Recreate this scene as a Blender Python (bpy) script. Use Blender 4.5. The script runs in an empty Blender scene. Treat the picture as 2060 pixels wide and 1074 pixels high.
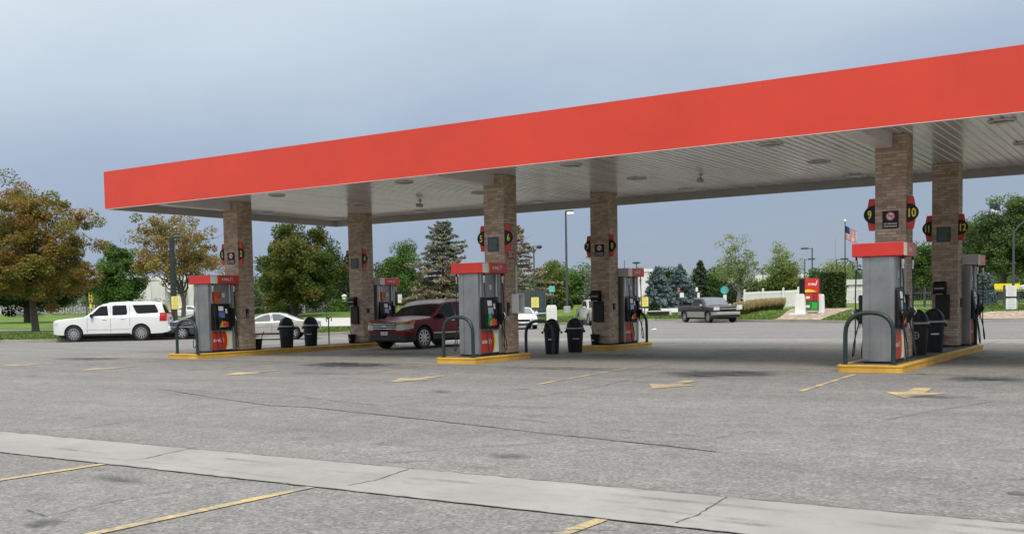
import bpy, bmesh, math, random
import numpy as np
R=math.radians; pi=math.pi
S=bpy.context.scene; COL=S.collection
random.seed(7); RNG=np.random.default_rng(7)

# ------------------------------------------------------------------ camera
F=2098.75; CX,CY,CH=25.412,-23.608,1.477; PITCH,YAW,ROLL=-0.0552,0.5911,-0.0189; SX,SY=-50.875,192.271
fwd=np.array([-math.sin(YAW)*math.cos(PITCH),math.cos(YAW)*math.cos(PITCH),math.sin(PITCH)])
rt=np.array([math.cos(YAW),math.sin(YAW),0.]); up=np.cross(rt,fwd)
RT=math.cos(ROLL)*rt+math.sin(ROLL)*up; UP=-math.sin(ROLL)*rt+math.cos(ROLL)*up
CAM=np.array([CX,CY,CH])
def ray(u,v): return fwd+RT*((u-1030-SX)/F)+UP*((537+SY-v)/F)
def G(u,v,z=0.):                       # survey point: where a sight line meets level z
    d=ray(u,v); return CAM+d*((z-CH)/d[2])
def D(u,v,t): return CAM+t*ray(u,v)
def DZ(u,t,z):                         # point at depth t, bearing u, height z
    a=(u-1030-SX)/F; b=((z-CH)/t-fwd[2]-RT[2]*a)/UP[2]
    return CAM+t*(fwd+RT*a+UP*b)
from mathutils import Matrix, Vector
cam=bpy.data.cameras.new('camera'); co=bpy.data.objects.new('camera',cam); COL.objects.link(co)
M=Matrix.Identity(4)
for i in range(3):
    M[i][0]=RT[i]; M[i][1]=UP[i]; M[i][2]=-fwd[i]; M[i][3]=CAM[i]
co.matrix_world=M
cam.sensor_fit='HORIZONTAL'; cam.sensor_width=36; cam.lens=36*F/2060
cam.shift_x=-SX/2060; cam.shift_y=SY/2060; cam.clip_end=6000; cam.clip_start=.1
S.camera=co
S.view_settings.view_transform='Standard'; S.view_settings.look='None'; S.view_settings.exposure=.5; S.view_settings.gamma=1
try: S.cycles.use_denoising=True
except Exception: pass

# ------------------------------------------------------------------ materials
MATS={}
def nodes(name):
    m=bpy.data.materials.new(name); m.use_nodes=True; nt=m.node_tree
    return m,nt,nt.nodes['Principled BSDF'],nt.nodes,nt.links
def N(ns,t,**k):
    n=ns.new(t)
    for a,b in k.items():
        if a in n.inputs: n.inputs[a].default_value=b
        else: setattr(n,a,b)
    return n
def c4(c): return (c[0],c[1],c[2],1)
def mat(name,col,rough=.6,metal=0,var=.12,scale=3.,bump=0,bscale=40.,spec=.5,coat=0,emit=0,dirt=0):
    if name in MATS: return MATS[name]
    m,nt,p,ns,L=nodes(name)
    p.inputs['Roughness'].default_value=rough; p.inputs['Metallic'].default_value=metal
    p.inputs['Specular IOR Level'].default_value=spec; p.inputs['Coat Weight'].default_value=coat
    tc=N(ns,'ShaderNodeTexCoord'); nz=N(ns,'ShaderNodeTexNoise',Scale=scale,Detail=5.,Roughness=.6)
    L.new(tc.outputs['Object'],nz.inputs['Vector'])
    rp=N(ns,'ShaderNodeValToRGB'); e=rp.color_ramp.elements
    e[0].position=.3; e[1].position=.7
    e[0].color=c4([x*(1-var) for x in col]); e[1].color=c4([min(1,x*(1+var)) for x in col])
    L.new(nz.outputs['Fac'],rp.inputs['Fac'])
    out=rp.outputs['Color']
    if dirt:
        n2=N(ns,'ShaderNodeTexNoise',Scale=scale*.7,Detail=8.,Roughness=.75); mp=N(ns,'ShaderNodeMapping'); mp.inputs['Scale'].default_value=(3,3,.5)
        L.new(tc.outputs['Object'],mp.inputs['Vector']); L.new(mp.outputs['Vector'],n2.inputs['Vector'])
        r2=N(ns,'ShaderNodeValToRGB'); r2.color_ramp.elements[0].position=.52; r2.color_ramp.elements[1].position=.75
        mx=N(ns,'ShaderNodeMixRGB'); mx.inputs['Color2'].default_value=c4([x*.45+.02 for x in col])
        ml=N(ns,'ShaderNodeMath',operation='MULTIPLY'); ml.inputs[1].default_value=dirt
        L.new(n2.outputs['Fac'],r2.inputs['Fac']); L.new(r2.outputs['Color'],ml.inputs[0]); L.new(ml.outputs[0],mx.inputs['Fac'])
        L.new(out,mx.inputs['Color1']); out=mx.outputs['Color']
    L.new(out,p.inputs['Base Color'])
    rr=N(ns,'ShaderNodeMapRange'); rr.inputs['To Min'].default_value=max(0,rough-.06); rr.inputs['To Max'].default_value=min(1,rough+.08)
    L.new(nz.outputs['Fac'],rr.inputs['Value']); L.new(rr.outputs['Result'],p.inputs['Roughness'])
    if bump:
        b2=N(ns,'ShaderNodeTexNoise',Scale=bscale,Detail=4.); L.new(tc.outputs['Object'],b2.inputs['Vector'])
        bp=N(ns,'ShaderNodeBump',Strength=bump,Distance=.02); L.new(b2.outputs['Fac'],bp.inputs['Height']); L.new(bp.outputs['Normal'],p.inputs['Normal'])
    if emit:
        p.inputs['Emission Color'].default_value=c4(col); p.inputs['Emission Strength'].default_value=emit
    MATS[name]=m; return m
def brick_mat():
    m,nt,p,ns,L=nodes('brick'); p.inputs['Roughness'].default_value=.9
    tc=N(ns,'ShaderNodeTexCoord'); mp=N(ns,'ShaderNodeMapping'); 
    # box projection: run along x+y so both faces get courses
    sp=N(ns,'ShaderNodeSeparateXYZ'); L.new(tc.outputs['Object'],sp.inputs[0])
    ad=N(ns,'ShaderNodeMath',operation='ADD'); L.new(sp.outputs['X'],ad.inputs[0]); L.new(sp.outputs['Y'],ad.inputs[1])
    cb=N(ns,'ShaderNodeCombineXYZ'); L.new(ad.outputs[0],cb.inputs['X']); L.new(sp.outputs['Z'],cb.inputs['Y'])
    br=N(ns,'ShaderNodeTexBrick'); br.offset=.5
    br.inputs['Scale'].default_value=1; br.inputs['Brick Width'].default_value=.2; br.inputs['Row Height'].default_value=.0685; br.inputs['Mortar Size'].default_value=.006
    br.inputs['Color1'].default_value=(.39,.265,.18,1); br.inputs['Color2'].default_value=(.64,.50,.38,1); br.inputs['Mortar'].default_value=(.29,.25,.215,1); br.inputs['Bias'].default_value=-.1
    L.new(cb.outputs[0],br.inputs['Vector'])
    nz=N(ns,'ShaderNodeTexNoise',Scale=5.,Detail=7.,Roughness=.7); L.new(tc.outputs['Object'],nz.inputs['Vector'])
    wn=N(ns,'ShaderNodeTexNoise',Scale=6.,Detail=1.); L.new(cb.outputs[0],wn.inputs['Vector'])
    mx=N(ns,'ShaderNodeMixRGB',blend_type='OVERLAY'); mx.inputs['Fac'].default_value=.32
    L.new(br.outputs['Color'],mx.inputs['Color1']); L.new(nz.outputs['Fac'],mx.inputs['Color2'])
    m2=N(ns,'ShaderNodeMixRGB'); m2.inputs['Color2'].default_value=(.66,.56,.46,1)
    rp=N(ns,'ShaderNodeValToRGB'); rp.color_ramp.elements[0].position=.56; rp.color_ramp.elements[1].position=.72; rp.color_ramp.elements[1].color=(.3,.3,.3,1)
    L.new(wn.outputs['Fac'],rp.inputs['Fac']); L.new(rp.outputs['Color'],m2.inputs['Fac']); L.new(mx.outputs['Color'],m2.inputs['Color1'])
    L.new(m2.outputs['Color'],p.inputs['Base Color'])
    bp=N(ns,'ShaderNodeBump',Strength=.6,Distance=.01); bp.invert=True; L.new(br.outputs['Fac'],bp.inputs['Height']); L.new(bp.outputs['Normal'],p.inputs['Normal'])
    return m
def asphalt_mat(name='asphalt',a=(.158,.151,.143),b=(.21,.201,.19),patch=True):
    m,nt,p,ns,L=nodes(name); p.inputs['Roughness'].default_value=.85; p.inputs['Specular IOR Level'].default_value=.35
    tc=N(ns,'ShaderNodeTexCoord')
    big=N(ns,'ShaderNodeTexNoise',Scale=.35,Detail=7.,Roughness=.62); med=N(ns,'ShaderNodeTexNoise',Scale=2.6,Detail=6.,Roughness=.7)
    fine=N(ns,'ShaderNodeTexNoise',Scale=38.,Detail=3.,Roughness=.6); vor=N(ns,'ShaderNodeTexVoronoi',Scale=34.)
    mp=N(ns,'ShaderNodeMapping'); mp.inputs['Scale'].default_value=(.14,.6,1); mp.inputs['Rotation'].default_value=(0,0,-.25); L.new(tc.outputs['Object'],mp.inputs['Vector'])
    for n in (med,fine,vor): L.new(tc.outputs['Object'],n.inputs['Vector'])
    L.new(mp.outputs['Vector'],big.inputs['Vector']); big.inputs['Scale'].default_value=1.4
    rp=N(ns,'ShaderNodeValToRGB'); e=rp.color_ramp.elements; e[0].position=.32; e[1].position=.68; e[0].color=c4(a); e[1].color=c4(b)
    L.new(big.outputs['Fac'],rp.inputs['Fac'])
    m1=N(ns,'ShaderNodeMixRGB',blend_type='OVERLAY'); m1.inputs['Fac'].default_value=.42; L.new(rp.outputs['Color'],m1.inputs['Color1']); L.new(med.outputs['Fac'],m1.inputs['Color2'])
    # pale and dark aggregate
    r2=N(ns,'ShaderNodeValToRGB'); r2.color_ramp.interpolation='LINEAR'; q=r2.color_ramp.elements; q[0].position=.3; q[0].color=(.28,.28,.28,1); q[1].position=.72; q[1].color=(.70,.70,.70,1)
    L.new(fine.outputs['Fac'],r2.inputs['Fac'])
    m2=N(ns,'ShaderNodeMixRGB',blend_type='OVERLAY'); m2.inputs['Fac'].default_value=.75; L.new(m1.outputs['Color'],m2.inputs['Color1']); L.new(r2.outputs['Color'],m2.inputs['Color2'])
    r3=N(ns,'ShaderNodeValToRGB'); r3.color_ramp.elements[0].position=.0; r3.color_ramp.elements[0].color=(.55,.55,.55,1); r3.color_ramp.elements[1].position=.02; r3.color_ramp.elements[1].color=(0,0,0,1)
    L.new(vor.outputs['Color'],r3.inputs['Fac'])
    m3=N(ns,'ShaderNodeMixRGB'); m3.inputs['Color2'].default_value=(.5,.48,.45,1); vs=N(ns,'ShaderNodeSeparateColor'); L.new(vor.outputs['Color'],vs.inputs[0])
    gt=N(ns,'ShaderNodeMath',operation='GREATER_THAN'); gt.inputs[1].default_value=.965; L.new(vs.outputs[0],gt.inputs[0])
    g2=N(ns,'ShaderNodeMath',operation='MULTIPLY'); g2.inputs[1].default_value=.2; L.new(gt.outputs[0],g2.inputs[0]); L.new(g2.outputs[0],m3.inputs['Fac'])
    # every stone of the aggregate has its own grey
    r4=N(ns,'ShaderNodeMapRange'); r4.inputs['To Min'].default_value=.27; r4.inputs['To Max'].default_value=.73; L.new(vs.outputs[1],r4.inputs['Value'])
    m4=N(ns,'ShaderNodeMixRGB',blend_type='OVERLAY'); m4.inputs['Fac'].default_value=.55; L.new(m2.outputs['Color'],m4.inputs['Color1']); L.new(r4.outputs['Result'],m4.inputs['Color2'])
    L.new(m4.outputs['Color'],m3.inputs['Color1']); L.new(m3.outputs['Color'],p.inputs['Base Color'])
    bp=N(ns,'ShaderNodeBump',Strength=.5,Distance=.008); L.new(fine.outputs['Fac'],bp.inputs['Height']); L.new(bp.outputs['Normal'],p.inputs['Normal'])
    return m
def paint_mat():                         # worn yellow paint on asphalt
    m,nt,p,ns,L=nodes('worn_paint'); p.inputs['Roughness'].default_value=.8
    tc=N(ns,'ShaderNodeTexCoord'); n1=N(ns,'ShaderNodeTexNoise',Scale=22.,Detail=5.,Roughness=.7); n2=N(ns,'ShaderNodeTexNoise',Scale=1.7,Detail=3.)
    for n in (n1,n2): L.new(tc.outputs['Object'],n.inputs['Vector'])
    ad=N(ns,'ShaderNodeMath',operation='ADD'); L.new(n1.outputs['Fac'],ad.inputs[0]); L.new(n2.outputs['Fac'],ad.inputs[1])
    rp=N(ns,'ShaderNodeValToRGB'); e=rp.color_ramp.elements; e[0].position=.44; e[1].position=.6
    hf=N(ns,'ShaderNodeMath',operation='MULTIPLY'); hf.inputs[1].default_value=.5; L.new(ad.outputs[0],hf.inputs[0]); L.new(hf.outputs[0],rp.inputs['Fac'])
    e[0].color=(.21,.195,.172,1); e[1].color=(.56,.40,.135,1); L.new(rp.outputs['Color'],p.inputs['Base Color'])
    return m
def stain_mat():
    m,nt,p,ns,L=nodes('stain'); p.inputs['Base Color'].default_value=(.035,.034,.034,1); p.inputs['Roughness'].default_value=.55
    tc=N(ns,'ShaderNodeTexCoord'); at=N(ns,'ShaderNodeAttribute',attribute_name='tint'); n1=N(ns,'ShaderNodeTexNoise',Scale=5.,Detail=7.,Roughness=.72)
    L.new(tc.outputs['Object'],n1.inputs['Vector'])
    n1.inputs['Scale'].default_value=3.2; mq=N(ns,'ShaderNodeMapping'); mq.inputs['Scale'].default_value=(.6,1.5,1); L.new(tc.outputs['Object'],mq.inputs['Vector']); L.new(mq.outputs['Vector'],n1.inputs['Vector'])
    nr=N(ns,'ShaderNodeMapRange'); nr.inputs['From Min'].default_value=.36; nr.inputs['From Max'].default_value=.66; nr.inputs['To Max'].default_value=1.1; L.new(n1.outputs['Fac'],nr.inputs['Value'])
    mu=N(ns,'ShaderNodeMath',operation='MULTIPLY'); L.new(at.outputs['Fac'],mu.inputs[0]); L.new(nr.outputs['Result'],mu.inputs[1])
    rg=N(ns,'ShaderNodeMapRange'); rg.inputs['From Min'].default_value=.06; rg.inputs['From Max'].default_value=.62; rg.inputs['To Max'].default_value=.8; L.new(mu.outputs[0],rg.inputs['Value'])
    tr=N(ns,'ShaderNodeBsdfTransparent'); ms=N(ns,'ShaderNodeMixShader'); L.new(rg.outputs['Result'],ms.inputs['Fac']); L.new(tr.outputs[0],ms.inputs[1]); L.new(p.outputs[0],ms.inputs[2])
    L.new(ms.outputs[0],ns['Material Output'].inputs['Surface']); return m
def leaf_mat(name,cols,trans=.3,rough=.55,nscale=.45):
    # cols: list of leaf colours (real variation within a crown), picked by a per-leaf value and a slow noise
    m,nt,p,ns,L=nodes(name); p.inputs['Roughness'].default_value=rough; p.inputs['Specular IOR Level'].default_value=.25
    at=N(ns,'ShaderNodeAttribute',attribute_name='tint'); tc=N(ns,'ShaderNodeTexCoord'); nz=N(ns,'ShaderNodeTexNoise',Scale=nscale,Detail=3.)
    L.new(tc.outputs['Object'],nz.inputs['Vector'])
    a=N(ns,'ShaderNodeMath',operation='MULTIPLY_ADD'); a.inputs[1].default_value=1.5; a.inputs[2].default_value=-.75; L.new(nz.outputs['Fac'],a.inputs[0])
    b=N(ns,'ShaderNodeMath',operation='ADD'); L.new(a.outputs[0],b.inputs[0]); L.new(at.outputs['Fac'],b.inputs[1])
    rp=N(ns,'ShaderNodeValToRGB'); e=rp.color_ramp.elements
    while len(e)<len(cols): e.new(.5)
    for i,c in enumerate(cols): e[i].position=i/(len(cols)-1) if len(cols)>1 else 0; e[i].color=c4(c)
    L.new(b.outputs[0],rp.inputs['Fac']); L.new(rp.outputs['Color'],p.inputs['Base Color'])
    if trans:
        t=N(ns,'ShaderNodeBsdfTranslucent'); L.new(rp.outputs['Color'],t.inputs['Color']); ms=N(ns,'ShaderNodeMixShader'); ms.inputs['Fac'].default_value=trans
        L.new(p.outputs[0],ms.inputs[1]); L.new(t.outputs[0],ms.inputs[2]); L.new(ms.outputs[0],ns['Material Output'].inputs['Surface'])
    return m
def ceil_mat():
    m,nt,p,ns,L=nodes('deck_white'); p.inputs['Roughness'].default_value=.2
    tc=N(ns,'ShaderNodeTexCoord'); mp=N(ns,'ShaderNodeMapping'); mp.inputs['Scale'].default_value=(3.2,.25,1); L.new(tc.outputs['Object'],mp.inputs['Vector'])
    nz=N(ns,'ShaderNodeTexNoise',Scale=1.,Detail=6.,Roughness=.65); L.new(mp.outputs['Vector'],nz.inputs['Vector'])
    rp=N(ns,'ShaderNodeValToRGB'); e=rp.color_ramp.elements; e[0].position=.33; e[1].position=.62; e[0].color=(.42,.4,.37,1); e[1].color=(.66,.65,.62,1)
    L.new(nz.outputs['Fac'],rp.inputs['Fac']); L.new(rp.outputs['Color'],p.inputs['Base Color']); return m

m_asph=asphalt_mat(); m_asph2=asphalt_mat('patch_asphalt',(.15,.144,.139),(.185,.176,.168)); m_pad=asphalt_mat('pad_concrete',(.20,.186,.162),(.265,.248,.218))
m_street=asphalt_mat('street_concrete',(.42,.40,.38),(.5,.48,.45))
m_conc=mat('concrete',(.36,.355,.335),.85,0,.12,1.3,.25,60,dirt=.35)
m_gutter=mat('gutter_concrete',(.272,.264,.243),.85,0,.16,.9,.3,45,dirt=.55)
m_kerbc=mat('kerb_concrete',(.33,.30,.26),.9,0,.16,.8,.3,40,dirt=.35)
m_crack=mat('crack_tar',(.09,.086,.082),.85,0,.5,2.5)
m_paint=paint_mat(); m_stain=stain_mat(); m_brick=brick_mat(); m_deck=ceil_mat()
m_red=mat('fascia_red',(.63,.044,.02),.42,0,.08,.55,.05,90,dirt=.06)
m_red2=mat('sign_red',(.60,.035,.022),.35,0,.08,2)
m_redlow=mat('panel_red',(.46,.03,.018),.4,0,.1,2,dirt=.2)
m_trim=mat('white_trim',(.66,.64,.61),.45,0,.08,2,dirt=.2)
m_white=mat('white_paint',(.78,.77,.74),.4,0,.05,2,dirt=.08)
m_grey=mat('grey_panel',(.40,.40,.38),.45,0,.08,2,dirt=.2)
m_yel=mat('kerb_yellow',(.62,.35,.045),.6,0,.16,2.5,.15,60,dirt=.4)
m_yel2=mat('sign_yellow',(.82,.62,.05),.45,0,.05,2)
m_yel3=mat('notice_yellow',(.82,.72,.20),.5,0,.06,2)
m_steel=mat('brushed_steel',(.30,.30,.295),.36,.7,.2,1.6,.06,140,dirt=.35)
m_steel2=mat('bright_steel',(.62,.62,.61),.3,.8,.1,3)
m_black=mat('black_plastic',(.008,.008,.009),.45,0,.3,4,spec=.3)
m_black2=mat('dark_plastic',(.014,.0155,.017),.5,0,.25,4,spec=.35)
m_rub=mat('rubber',(.012,.012,.012),.65,0,.2,5)
m_green=mat('pipe_green',(.016,.032,.03),.35,0,.2,3,dirt=.2)
m_slab=mat('island_slab',(.085,.083,.08),.85,0,.25,3,.25,50)
m_screen=mat('screen',(.30,.36,.44),.12,0,.1,3); m_blue=mat('screen_blue',(.06,.13,.34),.12,0,.1,3)
m_label=mat('label_white',(.70,.70,.68),.5,0,.05,4)
m_nozgreen=mat('nozzle_green',(.02,.22,.06),.4,0,.1,4)
m_orange=mat('poster_orange',(.55,.10,.015),.3,0,.6,9)
m_greensign=mat('plate_green',(.035,.055,.055),.4,0,.1,3)
m_dimtext=mat('plate_text',(.16,.20,.20),.5)
m_pole=mat('pole_steel',(.06,.073,.078),.55,.2,.12,2)
m_polegreen=mat('pole_dark_green',(.016,.026,.022),.5,0,.15,2)
m_lens=mat('lens_grey',(.30,.30,.28),.2,0,.15,4)
m_lit=mat('lamp_lit',(1.,.62,.25),.4,0,0,1,emit=5)
m_teal=mat('sign_teal',(.10,.42,.38),.45)
m_bark=mat('bark',(.085,.068,.055),.9,0,.3,4,.5,20); m_barkg=mat('bark_grey',(.17,.155,.14),.9,0,.25,4,.4,20)
m_glass=mat('car_glass',(.010,.012,.014),.04,0,.2,1,spec=.28); m_glass_refl=mat('car_glass_reflecting',(.10,.13,.145),.06,0,.25,1,spec=1.)  # second glass is a paler copy: reflected sky put into its colour
m_chrome=mat('chrome',(.75,.75,.75),.12,1,.05,3); m_alloy=mat('alloy',(.55,.55,.54),.25,.85,.06,3)
m_lampc=mat('headlamp',(.55,.56,.55),.1,0,.2,12,spec=.8); m_amber=mat('amber_lamp',(.55,.20,.03),.12,0,.15,9); m_tail=mat('tail_lamp',(.42,.015,.01),.12,0,.2,9)
m_clad=mat('grey_cladding',(.025,.025,.027),.5,0,.2,4)
m_gravel=None

# ------------------------------------------------------------------ mesh builder
class MB:
    def __init__(s): s.v=[]; s.f=[]; s.m=[]; s.mi=0
    def add(s,vs,fs):
        o=len(s.v); s.v+= [tuple(map(float,p)) for p in vs]; s.f+=[tuple(i+o for i in f) for f in fs]; s.m+=[s.mi]*len(fs); return s
    def box(s,x0,x1,y0,y1,z0,z1):
        return s.add([(x0,y0,z0),(x1,y0,z0),(x1,y1,z0),(x0,y1,z0),(x0,y0,z1),(x1,y0,z1),(x1,y1,z1),(x0,y1,z1)],[(3,2,1,0),(4,5,6,7),(0,1,5,4),(1,2,6,5),(2,3,7,6),(3,0,4,7)])
    def hexa(s,p): return s.add(p,[(3,2,1,0),(4,5,6,7),(0,1,5,4),(1,2,6,5),(2,3,7,6),(3,0,4,7)])
    def tube(s,pts,r,n=10,cap=True):
        pts=[np.array(p,float) for p in pts]; rs=r if hasattr(r,'__len__') else [r]*len(pts); vs=[];fs=[]; prev=None
        for i,p in enumerate(pts):
            d=(pts[min(i+1,len(pts)-1)]-pts[max(i-1,0)]); d/=np.linalg.norm(d)+1e-9
            if prev is None: a=np.cross(d,[0,0,1.] if abs(d[2])<.9 else [1.,0,0])
            else: a=prev-d*np.dot(prev,d)
            a/=np.linalg.norm(a)+1e-9; prev=a; b=np.cross(d,a)
            for k in range(n): an=2*pi*k/n; vs.append(p+rs[i]*(math.cos(an)*a+math.sin(an)*b))
        for i in range(len(pts)-1):
            for k in range(n): k2=(k+1)%n; fs.append((i*n+k,i*n+k2,(i+1)*n+k2,(i+1)*n+k))
        if cap: fs.append(tuple(range(n))[::-1]); fs.append(tuple((len(pts)-1)*n+k for k in range(n)))
        return s.add(vs,fs)
    def lathe(s,prof,c=(0,0,0),n=24,axis='z',cap=True):
        vs=[];fs=[]
        for r,z in prof:
            for k in range(n):
                a=2*pi*k/n; q=(r*math.cos(a),r*math.sin(a),z)
                if axis=='y': q=(q[0],q[2],q[1])
                if axis=='x': q=(q[2],q[0],q[1])
                vs.append((q[0]+c[0],q[1]+c[1],q[2]+c[2]))
        m=len(prof)
        for i in range(m-1):
            for k in range(n): k2=(k+1)%n; fs.append((i*n+k,i*n+k2,(i+1)*n+k2,(i+1)*n+k))
        if cap and prof[0][0]>1e-6: fs.append(tuple(range(n))[::-1])
        if cap and prof[-1][0]>1e-6: fs.append(tuple((m-1)*n+k for k in range(n)))
        return s.add(vs,fs)
    def prism(s,poly,lo,hi,axis='y'):
        n=len(poly)
        def P(a,b,t): return {'y':(a,t,b),'z':(a,b,t),'x':(t,a,b)}[axis]
        vs=[P(a,b,lo) for a,b in poly]+[P(a,b,hi) for a,b in poly]
        fs=[tuple(range(n)),tuple(range(2*n-1,n-1,-1))]+[(i+n,(i+1)%n+n,(i+1)%n,i) for i in range(n)]
        return s.add(vs,fs)
    def xf(s,M): s.v=[tuple(M@Vector(p)) for p in s.v]; return s
    def build(s,name,mats,parent=None,smooth=None,bevel=0,loc=None,rotz=0):
        me=bpy.data.meshes.new(name); me.from_pydata(s.v,[],s.f)
        if not isinstance(mats,(list,tuple)): mats=[mats]
        for m in mats: me.materials.append(m)
        if len(mats)>1: me.polygons.foreach_set('material_index',s.m)
        bm=bmesh.new(); bm.from_mesh(me); bmesh.ops.recalc_face_normals(bm,faces=bm.faces)
        if bevel: 
            bmesh.ops.remove_doubles(bm,verts=bm.verts,dist=1e-5)
            es=[e for e in bm.edges if len(e.link_faces)==2 and e.calc_face_angle(0)>.7]
            if es: bmesh.ops.bevel(bm,geom=es,offset=bevel,segments=2,affect='EDGES',profile=.5,clamp_overlap=True)
        bm.to_mesh(me); bm.free()
        if smooth is not None:
            try: me.shade_smooth(); me.set_sharp_from_angle(angle=R(smooth))
            except Exception: pass
        o=bpy.data.objects.new(name,me); COL.objects.link(o)
        if parent is not None: o.parent=parent
        if loc is not None: o.location=loc
        o.rotation_euler.z=rotz
        return o
def tag(o,label=None,cat=None,group=None,kind=None):
    if label: o['label']=label
    if cat: o['category']=cat
    if group: o['group']=group
    if kind: o['kind']=kind
    return o
def thing(name,label,cat,loc=(0,0,0),rotz=0,group=None):
    o=bpy.data.objects.new(name,None); COL.objects.link(o); o.empty_display_size=.3
    o.location=loc; o.rotation_euler=(0,0,rotz); return tag(o,label,cat,group)
def npmesh(name,V,Q,mats,tint=None,parent=None,loc=None):
    me=bpy.data.meshes.new(name); nv=len(V); nq=len(Q); k=Q.shape[1]
    me.vertices.add(nv); me.vertices.foreach_set('co',np.asarray(V,np.float32).ravel())
    me.loops.add(nq*k); me.loops.foreach_set('vertex_index',np.asarray(Q,np.int32).ravel())
    me.polygons.add(nq); me.polygons.foreach_set('loop_start',np.arange(0,nq*k,k,dtype=np.int32))
    try: me.polygons.foreach_set('loop_total',np.full(nq,k,dtype=np.int32))
    except Exception: pass
    me.update(calc_edges=True); me.validate()
    if tint is not None:
        a=me.attributes.new('tint','FLOAT','POINT'); a.data.foreach_set('value',np.asarray(tint,np.float32))
    for m in (mats if isinstance(mats,(list,tuple)) else [mats]): me.materials.append(m)
    o=bpy.data.objects.new(name,me); COL.objects.link(o)
    if parent is not None: o.parent=parent
    if loc is not None: o.location=loc
    return o
TXT={}
def text_mb(s,h,shear=0,bold=.0,extr=.003):
    key=(s,shear,bold)
    if key not in TXT:
        c=bpy.data.curves.new('t','FONT'); c.body=s; c.size=1; c.shear=shear; c.offset=bold; c.align_x='CENTER'; c.align_y='CENTER'; c.extrude=.0; c.resolution_u=3
        o=bpy.data.objects.new('t',c); COL.objects.link(o); dg=bpy.context.evaluated_depsgraph_get(); dg.update()
        me=bpy.data.meshes.new_from_object(o.evaluated_get(dg)); 
        V=[tuple(v.co) for v in me.vertices]; Fs=[tuple(p.vertices) for p in me.polygons]
        bpy.data.objects.remove(o); bpy.data.meshes.remove(me); bpy.data.curves.remove(c)
        xs=[v[0] for v in V]; ys=[v[1] for v in V]; cx=(min(xs)+max(xs))/2; cy=(min(ys)+max(ys))/2; sc=1/(max(ys)-min(ys))
        TXT[key]=([((v[0]-cx)*sc,(v[1]-cy)*sc) for v in V],Fs)
    V,Fs=TXT[key]; return [(a*h,b*h) for a,b in V],Fs

def add_text(mb,s,h,place,wid=None,shear=0,bold=.02):
    V,Fs=text_mb(s,h,shear,bold)
    if wid:
        w=max(a for a,b in V)-min(a for a,b in V); V=[(a*wid/w,b) for a,b in V]
    mb.add([place(a,b) for a,b in V],Fs); return mb
# ------------------------------------------------------------------ ground
def colz(tv,u): return [(t, D(u,v,t)[2]) for t,v in tv]
TC=[(-200,[(49,693),(62,668),(140,643),(170,633),(400,628)]),(0,[(53.3,690),(66,667),(140,642),(170,632.5),(400,627)]),(100,[(53.4,688),(66,666),(140,641),(170,631.5),(400,625)]),
(300,[(54.5,683),(64,664),(120,640),(170,628),(400,621)]),(500,[(55.2,679),(60,668),(90,642),(130,622),(400,617)]),(640,[(56.1,675),(62,657.5),(88,640),(125,615),(400,612)]),
(740,[(59.4,670),(64,656.5),(88,639),(125,615),(400,611)]),(900,[(64.5,662),(70,653),(90,638),(125,616),(400,609)]),(1100,[(71,653.5),(76,644),(84,632),(110,618),(400,604)]),
(1200,[(75,650),(80,642),(86,630),(110,615),(400,602)]),(1310,[(80.5,646.5),(83,637),(88,630),(110,614.5),(400,601)]),(1400,[(76,647),(79,637),(84,629),(110,614.5),(400,600)]),
(1550,[(68,648.5),(70,640),(75,626),(110,605),(400,596)]),(1700,[(62,649.5),(66,636),(72,622),(110,600),(400,592)]),(1900,[(59,648),(63,636),(70,618),(100,598),(400,589)]),
(2060,[(57.5,647),(62,637),(70,612),(100,598),(400,587)]),(2300,[(56,644),(61,634),(70,606),(100,592),(400,582)])]
TU=[];TT=[];TZ=[]
def addcol(u,lst): TU.append(u); TT.append([a for a,b in lst]); TZ.append([.14]+[b for a,b in lst][1:])
addcol(-3200,[(26,0),(40,.4),(100,.7),(170,1.4),(400,2.4)]); addcol(-900,[(40,0),(54,.35),(130,.7),(170,1.4),(400,2.2)])
for u,tv in TC: addcol(u,colz(tv,u))
addcol(3300,[(50,0),(56,.4),(66,.9),(100,1.8),(400,2.6)]); addcol(5200,[(40,0),(48,.4),(60,.9),(100,1.8),(400,2.8)])
TU=np.array(TU,float);TT=np.array(TT,float);TZ=np.array(TZ,float)
TT=np.hstack([TT,np.full((len(TU),1),2500.)]); TZ=np.hstack([TZ,TZ[:,-1:]+5.])
def tk(u): return np.array([np.interp(u,TU,TT[:,k]) for k in range(TT.shape[1])]),np.array([np.interp(u,TU,TZ[:,k]) for k in range(TT.shape[1])])
def TH(u,t):
    a,b=tk(u); return float(np.interp(t,a,b))
def T(u,t,dz=0.): return DZ(u,t,TH(u,t)+dz)
def kerb_t(u): return float(np.interp(u,TU,TT[:,0]))
ugrid=np.unique(np.concatenate([np.linspace(-3200,-200,14),np.arange(-200,2301,25),np.linspace(2300,5200,14)]))
V=[];Q=[]; SUB=[8,8,10,8,6]; fr=[]
for k,n in enumerate(SUB): fr+= [(k,i/n) for i in range(n)]
fr.append((len(SUB)-1,1.)); nr=len(fr)
for u in ugrid:
    a,b=tk(u)
    for k,f in fr: V.append(DZ(u,a[k]+(a[k+1]-a[k])*f,b[k]+(b[k+1]-b[k])*f))
for i in range(len(ugrid)-1):
    for j in range(nr-1): Q.append((i*nr+j,(i+1)*nr+j,(i+1)*nr+j+1,i*nr+j+1))
m_grass,nt,p,ns,L=nodes('grass'); p.inputs['Roughness'].default_value=.9; p.inputs['Specular IOR Level'].default_value=.15
tc=N(ns,'ShaderNodeTexCoord'); n1=N(ns,'ShaderNodeTexNoise',Scale=.5,Detail=8.,Roughness=.75); n2=N(ns,'ShaderNodeTexNoise',Scale=9.,Detail=6.,Roughness=.8)
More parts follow.
